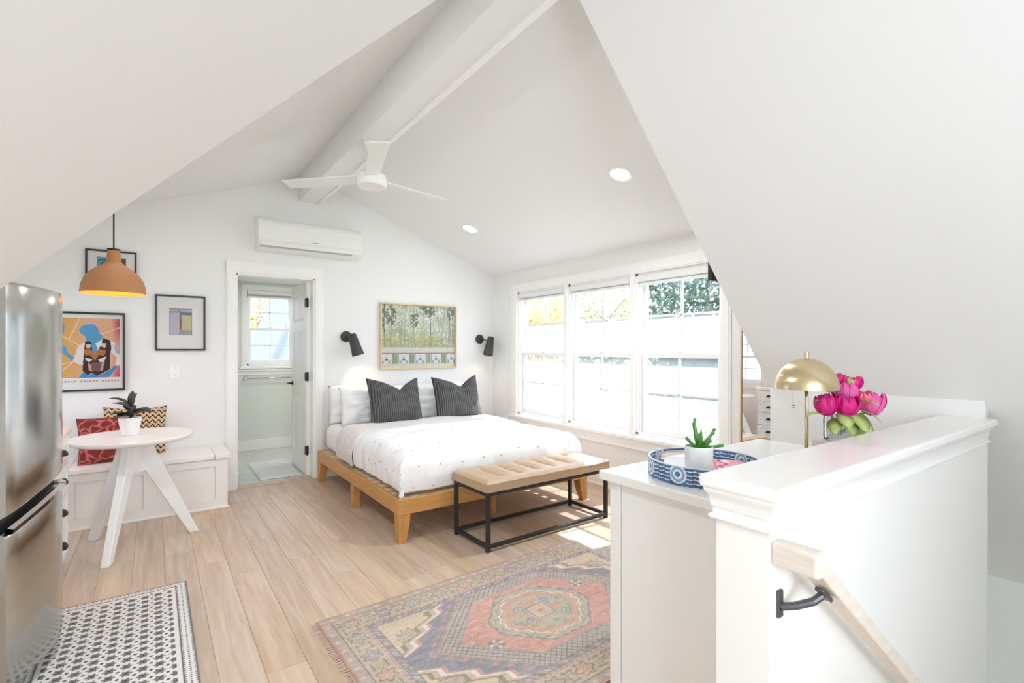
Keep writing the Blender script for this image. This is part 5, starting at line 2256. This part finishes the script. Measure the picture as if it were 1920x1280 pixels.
# succulent
su = thing('succulent', 'small green aloe in a white pot standing on the magazines', 'plant', (1.488, 1.0, zz_ - .0002))
smooth_angle(obj('pot', lathe(B(), [(.040, 0), (.043, .002), (.0445, .01), (.0455, .072), (.044, .074), (.041, .073), (.040, .062), (0, .062)], 48), M['potm'], su), 30)
obj('pebbles', lathe(B(), [(.040, .062), (.03, .067), (.015, .066), (0, .069)], 20, cap0=False), mat('pebble_soil', '#8B7B68', .9, bump=1, bscale=150, var=.4, vscale=120), su)
fwd = math.degrees(math.atan2(.8129, .5824))
for (da, L_, w_, up, curl) in ((-88, .085, .020, .75, -.35), (-30, .075, .020, .9, .1), (85, .10, .022, 1.25, -.45), (60, .085, .02, 1.3, -.2), (-60, .09, .020, .55, -.05), (130, .07, .022, .35, -.5), (-110, .075, .022, .25, .05), (-150, .06, .02, .5, -.4), (10, .07, .018, 1.35, .1), (100, .06, .018, .6, -.3), (170, .06, .02, .7, -.4)):
    o = obj('leaf', leaf_mesh(L_ * 1.05, w_ * 1.5, curl, up, .005, 8, .3, tipw=1), M['aloe'], su, smooth=True)
    o.location = (0, 0, .062)
    o.rotation_euler = (0, 0, R(fwd + da))

# brass lamp
lp = thing('table_lamp', 'brushed brass table lamp with a dome shade on the dresser', 'lamp', (2.069, .917, DTOP))
smooth_angle(obj('base', lathe(B(), [(.072, 0), (.074, .004), (.072, .012), (.02, .016), (.008, .022)], 48), M['brass'], lp), 35)
obj('pole', lathe(B(), [(.0072, .016), (.0072, .40)], 20), M['brass'], lp, smooth=True)
dome = [(.111 * math.cos(t), .283 + .118 * math.sin(t)) for t in [PI / 2 * k / 22 for k in range(23)]]
dome[-1] = (0.006, .401)
inner = [(r * .982, z - .0015) for r, z in dome][::-1]
smooth_angle(obj('shade', lathe(B(), [(.111, .283)] + dome[1:] + inner, 72, cap0=False, cap1=False), M['brass'], lp), 60)
obj('finial', lathe(B(), [(.0085, .398), (.009, .402), (.009, .424), (.008, .426)], 20), M['brass'], lp)
bm = B()
cp = Vector((-.052 * .8129, .052 * .5824, 0))
for i in range(16):
    lathe(bm, [(0, -.0016), (.0016, 0), (0, .0016)], 6, (cp.x, cp.y, .285 - i * .0042))
pc = obj('pull_chain', bm, M['brass'], lp)
bm = B()
lathe(bm, [(0, -.007), (.005, -.005), (.007, 0), (.005, .005), (0, .007)], 16, (cp.x, cp.y, .213))
obj('chain_ball', bm, M['brass'], pc, smooth=True)
obj('bulb', lathe(B(), [(0, .295), (.02, .305), (.026, .325), (.018, .355), (.012, .37)], 20, c=(.03, 0, 0)), mat('unlit_bulb', '#F3EEE4', .3), lp, smooth=True)

# books and vase
bk = DTOP
for i, (c_, lb, hh) in enumerate((('#EFE7E2', 'lower pale book in the pair beneath the flower vase', .038), ('#EBD5CF', 'upper blush book in the pair beneath the flower vase', .034))):
    t = thing('book', lb, 'book', (2.222, .868, bk), R(-20 + i * 6), 'books under the vase')
    obj('pages', bx(-.065, .064, -.055, .055, .003, hh - .003), M['paper'], t)
    bm = B()
    box(bm, -.068, .067, -.058, .058, 0, .003, bev=.001)
    box(bm, -.068, .067, -.058, .058, hh - .003, hh, bev=.001)
    box(bm, -.069, -.066, -.058, .058, 0, hh, bev=.001)
    obj('cover', bm, mat('book_cloth_%d' % i, c_, .6), t)
    bk += hh
vs_ = thing('glass_vase', 'clear ribbed glass vase holding magenta flowers beside the lamp', 'vase', (2.222, .868, bk))


def vase_bm():
    bm = B()
    seg = 64
    prof_ = [(.040, 0), (.046, .004), (.048, .02), (.048, .085), (.044, .098), (.042, .104), (.044, .110), (.040, .110), (.038, .10), (.042, .085), (.042, .012), (0, .010)]
    lathe(bm, prof_, seg, cap0=True)
    for v in bm.verts:
        a = math.atan2(v.co.y, v.co.x)
        r = math.hypot(v.co.x, v.co.y)
        if r > .045 and .005 < v.co.z < .095:
            k = 1 + .018 * math.cos(12 * a)
            v.co.x *= k
            v.co.y *= k
    return bm


gm = glass_mat('pressed_glass', .28, (.97, .98, .98), (.95, .95, .95, 1))
smooth_angle(obj('glass_body', vase_bm(), gm, vs_), 40)
obj('water', lathe(B(), [(.0, .0115), (.041, .0125), (.041, .07), (0, .07)], 40), glass_mat('water', 0, (.95, .98, .97)), vs_)


# flowers
def petal_me(R0, spread, seed):
    bm = B()
    n, m_ = 8, 8
    rg = random.Random(seed)
    rows = []
    for j in range(m_ + 1):
        t = j / m_
        row = []
        for i in range(n + 1):
            s = (i / n - .5) * 2
            wdt = spread * (math.sin(PI * (.12 + .80 * t)) ** .6)
            phi = s * wdt
            th = -PI / 2 + .25 + (PI * .78) * t + .10 * (s * s) * t * -1
            rr = R0 * (1 + .10 * math.sin(5 * s + seed) * t * t + .22 * max(0, t - .6) * (1 - seed % 2 * 1.6) + .05 * (abs(s) ** 2) + .04 * math.sin(9 * s + 2 * seed) * t)
            row.append(bm.verts.new((rr * math.cos(th) * math.cos(phi), rr * math.cos(th) * math.sin(phi), rr * math.sin(th) * 1.08)))
        rows.append(row)
    for a, b_ in zip(rows, rows[1:]):
        for i in range(n):
            bm.faces.new((a[i], a[i + 1], b_[i + 1], b_[i]))
    me = bpy.data.meshes.new('petal')
    bm.to_mesh(me)
    bm.free()
    for p in me.polygons:
        p.use_smooth = True
    return me


pet_o = [petal_me(1.0, .75, k) for k in range(3)]
pet_in = [petal_me(.74, .9, k + 5) for k in range(2)]
rgt = Vector((.8129, -.5824, 0))
fwv = Vector((.5824, .8129, 0))
vase_c = Vector((2.222, .868, bk))
petal_meshes = {}
for col in ('petal', 'petalp', 'petalc'):
    petal_meshes[col] = []
    for q in pet_o + pet_in:
        z = q.copy()
        z.materials.append(M[col])
        petal_meshes[col].append(z)
flowers = [(-.058, -.02, 1.105, .042, 'petal', 'deep magenta peony lowest on the lamp side of the vase'),
           (.010, -.045, 1.103, .040, 'petal', 'round magenta peony bud at the front centre of the bouquet'),
           (.036, -.005, 1.148, .040, 'petalp', 'open pink peony just above the centre of the bouquet'),
           (.128, -.01, 1.108, .045, 'petalp', 'broad pink peony on the far right edge of the bouquet'),
           (.088, -.03, 1.130, .026, 'petalc', 'small coral bloom between the pink peonies'),
           (.020, .03, 1.198, .030, 'petal', 'small magenta bloom at the top beside the lamp shade'),
           (.082, .02, 1.185, .028, 'petal', 'small magenta bloom high on the right of the bouquet')]
for (dx, dyv, z, rr, col, lb) in flowers:
    c = vase_c + rgt * dx + fwv * dyv
    c.z = z
    f_ = thing('peony', lb, 'flower', c, random.uniform(0, 6), 'flowers in the glass vase')
    n = 7
    for k in range(n):
        p = bpy.data.objects.new('petal', petal_meshes[col][k % 3])
        COL.objects.link(p)
        p.parent = f_
        p.scale = (rr, rr, rr)
        p.rotation_euler = (random.uniform(-.25, .25), random.uniform(-.05, .5), 2 * PI * k / n + random.uniform(-.2, .2))
    for k in range(5):
        p = bpy.data.objects.new('petal', petal_meshes[col][3 + k % 2])
        COL.objects.link(p)
        p.parent = f_
        p.scale = (rr, rr, rr)
        p.rotation_euler = (random.uniform(-.1, .1), random.uniform(-.05, .1), 2 * PI * (k + .4) / 5)
    base = Vector((vase_c.x + (c.x - vase_c.x) * .18, vase_c.y + (c.y - vase_c.y) * .18, bk + .03))
    inv = Matrix.Rotation(-f_.rotation_euler.z, 4, 'Z')
    pts = [inv @ (Vector(p_) - c) for p_ in (base, base.lerp(c, .5) + Vector((0, 0, .015)), c - Vector((0, 0, rr * .8)))]
    obj('stem', tube(B(), pts, .0022, 6), M['stem'], f_, smooth=True)

lf = [(-.07, -.02, 1.062, -170, .085, .045, .2, .6), (-.02, -.05, 1.07, -100, .075, .05, -.3, .7), (.03, -.05, 1.075, -80, .09, .055, -.5, .5), (.07, -.04, 1.085, -30, .08, .04, -.2, .7), (-.05, 0, 1.15, 175, .075, .035, .3, .5), (.10, -.03, 1.07, -60, .075, .03, -.9, .3), (.055, -.035, 1.05, -100, .08, .05, -.8, .3), (-.035, -.045, 1.05, -130, .07, .045, -.6, .3), (.12, 0, 1.09, 0, .07, .035, -.1, .8), (.055, -.02, 1.175, 60, .05, .03, .8, .5), (.0, -.05, 1.06, -90, .08, .05, -.7, .3), (.09, -.05, 1.12, -70, .06, .028, .1, .6), (.01, .0, 1.13, 120, .06, .04, .5, .5), (-.06, -.01, 1.13, 200, .06, .03, .0, .5)]
sp = thing('greenery', 'bunch of light green leaves around the flowers in the vase', 'foliage', vase_c)
bm = B()
for k in range(5):
    a = k * 1.256
    tube(bm, [(.012 * math.cos(a), .012 * math.sin(a), .02), (.02 * math.cos(a), .02 * math.sin(a), .10), (.05 * math.cos(a), .04 * math.sin(a), .15)], .002, 6)
obj('stems', bm, M['stem'], sp, smooth=True)
for (dx, dyv, z, da, L_, w_, up, curl) in lf:
    o = obj('leaf', leaf_mesh(L_ * 1.2, w_ * 1.2, curl, up, .0008, 8, .2), M['leaf'], sp, smooth=True)
    q = rgt * dx + fwv * dyv
    o.location = (q.x * .75, q.y * .75, z - bk)
    o.rotation_euler = (0, 0, R(da) + math.atan2(rgt.y, rgt.x))

# ------------------------------------------------------------------ handrail
hr = thing('handrail', 'pale oak handrail sloping down the half wall beside the stairs', 'handrail', (1.155, .49, .851))
# local: x along the stairs, y toward the wall, z up; front face at y=0, wall face at y=.099
slope = -.80
hh, ww = .054, .046
LR = 2.2
bm = B()
poly = [(.005, -hh / 2), (.005, hh / 2), (.012, hh / 2), (LR, hh / 2 + slope * (LR - .012)), (LR, -hh * .62 + slope * (LR - .012)), (.030, -hh / 2 - .003)]
prism(bm, poly, 'y', 0, ww)
ang = math.atan(slope)
o = obj('rail', bm, M['rail'], hr, bevel=.007)
bm = B()
box(bm, .0, .045, .001, .099, -hh / 2, hh / 2)
o = obj('wall_return', bm, wood('whitewashed_oak_y', '#D9CBBC', '#E9DED2', .5, (45, 4, 45), bump=.25), hr, bevel=.006)
for bx_ in (.09, 1.5):
    zt_ = -hh / 2 + slope * (bx_ - .02) - .004
    bm = B()
    box(bm, bx_ - .055 - .012, bx_ - .055 + .012, .092, .099, zt_ - .07, zt_ - .005, bev=.004)
    tube(bm, [(bx_ - .055, .094, zt_ - .044), (bx_ - .04, .068, zt_ - .036), (bx_ - .018, .038, zt_ - .020), (bx_ - .004, .026, zt_ - .005)], .009, 10)
    sad = Matrix.Translation((bx_, .024, zt_ - .002)) @ Matrix.Rotation(-ang, 4, 'Y')
    box(bm, -.03, .03, -.010, .010, -.006, .004, bev=.003, mtx=sad)
    obj('bracket', bm, M['iron'], hr)

# ------------------------------------------------------------------ bathroom things
tbar = thing('towel_bar', 'chrome towel bar on the bathroom wall below the small window', 'towel bar', (0, BY1 - .008, .945))
obj('bar', tube(B(), [(.965, -.06, 0), (1.57, -.06, 0)], .009, 14), M['chrome'], tbar, smooth=True)
for x in (.965, 1.57):
    bm = lathe(B(), [(.028, 0), (.028, .008), (.014, .014), (.012, .06), (.016, .064), (.016, .07), (0, .074)], 24, mtx=Matrix.Translation((x, 0, 0)) @ Matrix.Rotation(R(90), 4, 'X'))
    smooth_angle(obj('post', bm, M['chrome'], tbar), 40)


def bath_rug():
    bm = B()
    nx, ny = 60, 90
    w, l = .40, .88
    V = []
    for j in range(ny + 1):
        row = []
        for i in range(nx + 1):
            x = w * (i / nx - .5)
            y = l * (j / ny - .5)
            d = min(w / 2 - abs(x), l / 2 - abs(y))
            z = .022 * min(1, (d / .02 + .05)) ** .6
            z += random.uniform(-.003, .003) if d > .004 else 0
            row.append(bm.verts.new((x, y, max(z, .002))))
        V.append(row)
    for j in range(ny):
        for i in range(nx):
            bm.faces.new((V[j][i], V[j][i + 1], V[j + 1][i + 1], V[j + 1][i]))
    return bm


o = obj('bath_rug', bath_rug(), M['fluffy'], None, smooth=True)
o.location = (1.07, 6.0, .0)
tag(o, 'fluffy white bath rug on the bathroom tiles', 'rug')

# ------------------------------------------------------------------ outdoors
GZ = -3.2
struct('ground', bx(-45, 60, -20, 70, GZ - .2, GZ), mat('lawn', '#6C7056', .95, var=.25, vscale=2))


def tree(label, loc, h, crown, n, m_, seed, size=.12, cat='tree', trunk_h=None):
    """crown: list of (dx,dy,dz,r)"""
    t = thing('tree', label, cat, (loc[0], loc[1], GZ))
    rg = np.random.default_rng(seed)
    rt_ = random.Random(seed)
    bm = B()
    tube(bm, [(0, 0, 0), (.1, .05, h * .3), (0, .1, h * .6), (.1, 0, h * .85)], .2, 10, .06)
    for k in range(9):
        a = rt_.uniform(0, 6.28)
        z0 = h * rt_.uniform(.35, .7)
        cx, cy, cz, cr = rt_.choice(crown)
        tube(bm, [(0.05, .05, z0), (cx * .5, cy * .5, (z0 + cz) / 2), (cx + math.cos(a) * cr * .5, cy + math.sin(a) * cr * .5, cz + rt_.uniform(-.2, .5) * cr)], .07, 6, .015)
    obj('trunk', bm, mat('bark_%d' % seed, '#8A7C6C', .9, var=.3), t, smooth=True)
    tot = sum(c[3] ** 2 for c in crown)
    P_ = []
    for cx, cy, cz, cr in crown:
        k = int(n * cr * cr / tot)
        d = rg.normal(size=(k, 3))
        d /= np.linalg.norm(d, axis=1)[:, None]
        r_ = cr * (.35 + .65 * rg.random(k) ** .45)
        P_.append(np.array([cx, cy, cz]) + d * r_[:, None] * np.array([1, 1, .85]))
    P_ = np.concatenate(P_)
    N_ = rg.normal(size=P_.shape)
    N_ /= np.linalg.norm(N_, axis=1)[:, None]
    A_ = np.cross(N_, rg.normal(size=P_.shape))
    A_ /= np.linalg.norm(A_, axis=1)[:, None]
    B_ = np.cross(N_, A_)
    s_ = (size * (.6 + .8 * rg.random(len(P_))))[:, None]
    v = np.stack((P_ - A_ * s_, P_ - B_ * s_ * .5 + N_ * s_ * .15, P_ + A_ * s_, P_ + B_ * s_ * .5 + N_ * s_ * .15), 1).reshape(-1, 3)
    f = np.arange(len(v)).reshape(-1, 4)
    me = bpy.data.meshes.new('foliage')
    me.from_pydata(v.tolist(), [], f.tolist())
    o = obj('foliage', me, m_, t)
    o['kind'] = 'stuff'
    return t


def leafm(name, c1, c2, tr=.35):
    m, t, b = new_mat(name)
    g = t.nodes.new('ShaderNodeNewGeometry')
    r = t.nodes.new('ShaderNodeValToRGB')
    r.color_ramp.elements[0].color = (*lin(c1), 1)
    r.color_ramp.elements[1].color = (*lin(c2), 1)
    t.links.new(g.outputs['Random Per Island'], r.inputs[0])
    t.links.new(r.outputs[0], b.inputs['Base Color'])
    b.inputs['Roughness'].default_value = .6
    tl = t.nodes.new('ShaderNodeBsdfTranslucent')
    t.links.new(r.outputs[0], tl.inputs[0])
    mx = t.nodes.new('ShaderNodeMixShader')
    mx.inputs[0].default_value = tr
    t.links.new(b.outputs[0], mx.inputs[1])
    t.links.new(tl.outputs[0], mx.inputs[2])
    t.links.new(mx.outputs[0], t.nodes['Material Output'].inputs[0])
    return m


L_yel = leafm('autumn_leaf', '#C8AE76', '#E9D8AE', .5)
L_oli = leafm('olive_leaf', '#7F8866', '#B9B488', .4)
L_grn = leafm('evergreen_leaf', '#3F5148', '#6F8068', .25)
tree('golden autumn tree outside the window nearest the bed head', (8.9, 12.6), 6.5, [(0, 0, 5.3, 1.9), (1.2, .6, 4.6, 1.5), (-1.0, .5, 4.6, 1.4), (.4, -1.0, 5.9, 1.2)], 9000, L_yel, 101, .075)
tree('olive green tree outside the middle window', (15.5, 15.0), 8.0, [(0, 0, 5.8, 2.6), (1.3, -.9, 5.0, 2.0), (-1.2, .9, 5.1, 1.8)], 10000, L_oli, 102, .075)
tree('dense dark evergreen outside the window nearest the dresser', (9.0, 5.9), 6.6, [(0, -.2, 5.2, 1.6), (.5, -1.6, 4.9, 1.6), (.3, -.5, 3.6, 1.8), (.2, .3, 1.6, 1.9)], 19000, L_grn, 103, .075)
tree('yellow leaved tree outside the bathroom window', (3.8, 24.5), 9.0, [(0, 0, 6.2, 2.4), (1.6, .5, 5.4, 1.8), (-1.7, .4, 5.6, 1.8)], 7000, L_yel, 104, .11)
# neighbouring house behind the bathroom
hs_ = thing('neighbour_house', 'pale gabled house with a gray shingle roof outside the bathroom window', 'house', (3.12, 12.2, GZ))
bm = B()
prism(bm, [(-1.1, 0), (1.1, 0), (1.1, 3.9), (0, 6.8), (-1.1, 3.9)], 'y', 0, 3.4)
obj('wall', bm, mat('house_siding', '#A7AAAE', .8), hs_)
for s in (-1, 1):
    bm = B()
    prism(bm, [(s * 1.22, 3.6), (0, 6.8), (0, 7.0), (s * 1.29, 3.62)], 'y', -.25, 3.6)
    obj('roof', bm, mat('shingle_%d' % s, '#858588', .9, bump=.4, bscale=20), hs_)
h2 = thing('low_house', 'low house with a blue gray roof farther outside the bathroom window', 'house', (0.2, 17.4, GZ))
bm = B()
prism(bm, [(-3, 0), (3.2, 0), (3.2, 3.4), (-3, 3.4)], 'y', 0, 3)
obj('wall', bm, mat('house_siding_2', '#8E9AA8', .8), h2)
bm = B()
prism(bm, [(-.4, 3.4), (3.2, 5.2), (3.2, 5.3), (-.5, 3.5)], 'x', -3.3, 3.4)
obj('roof', bm, mat('blue_shingle', '#62779E', .9, bump=.4, bscale=20), h2)
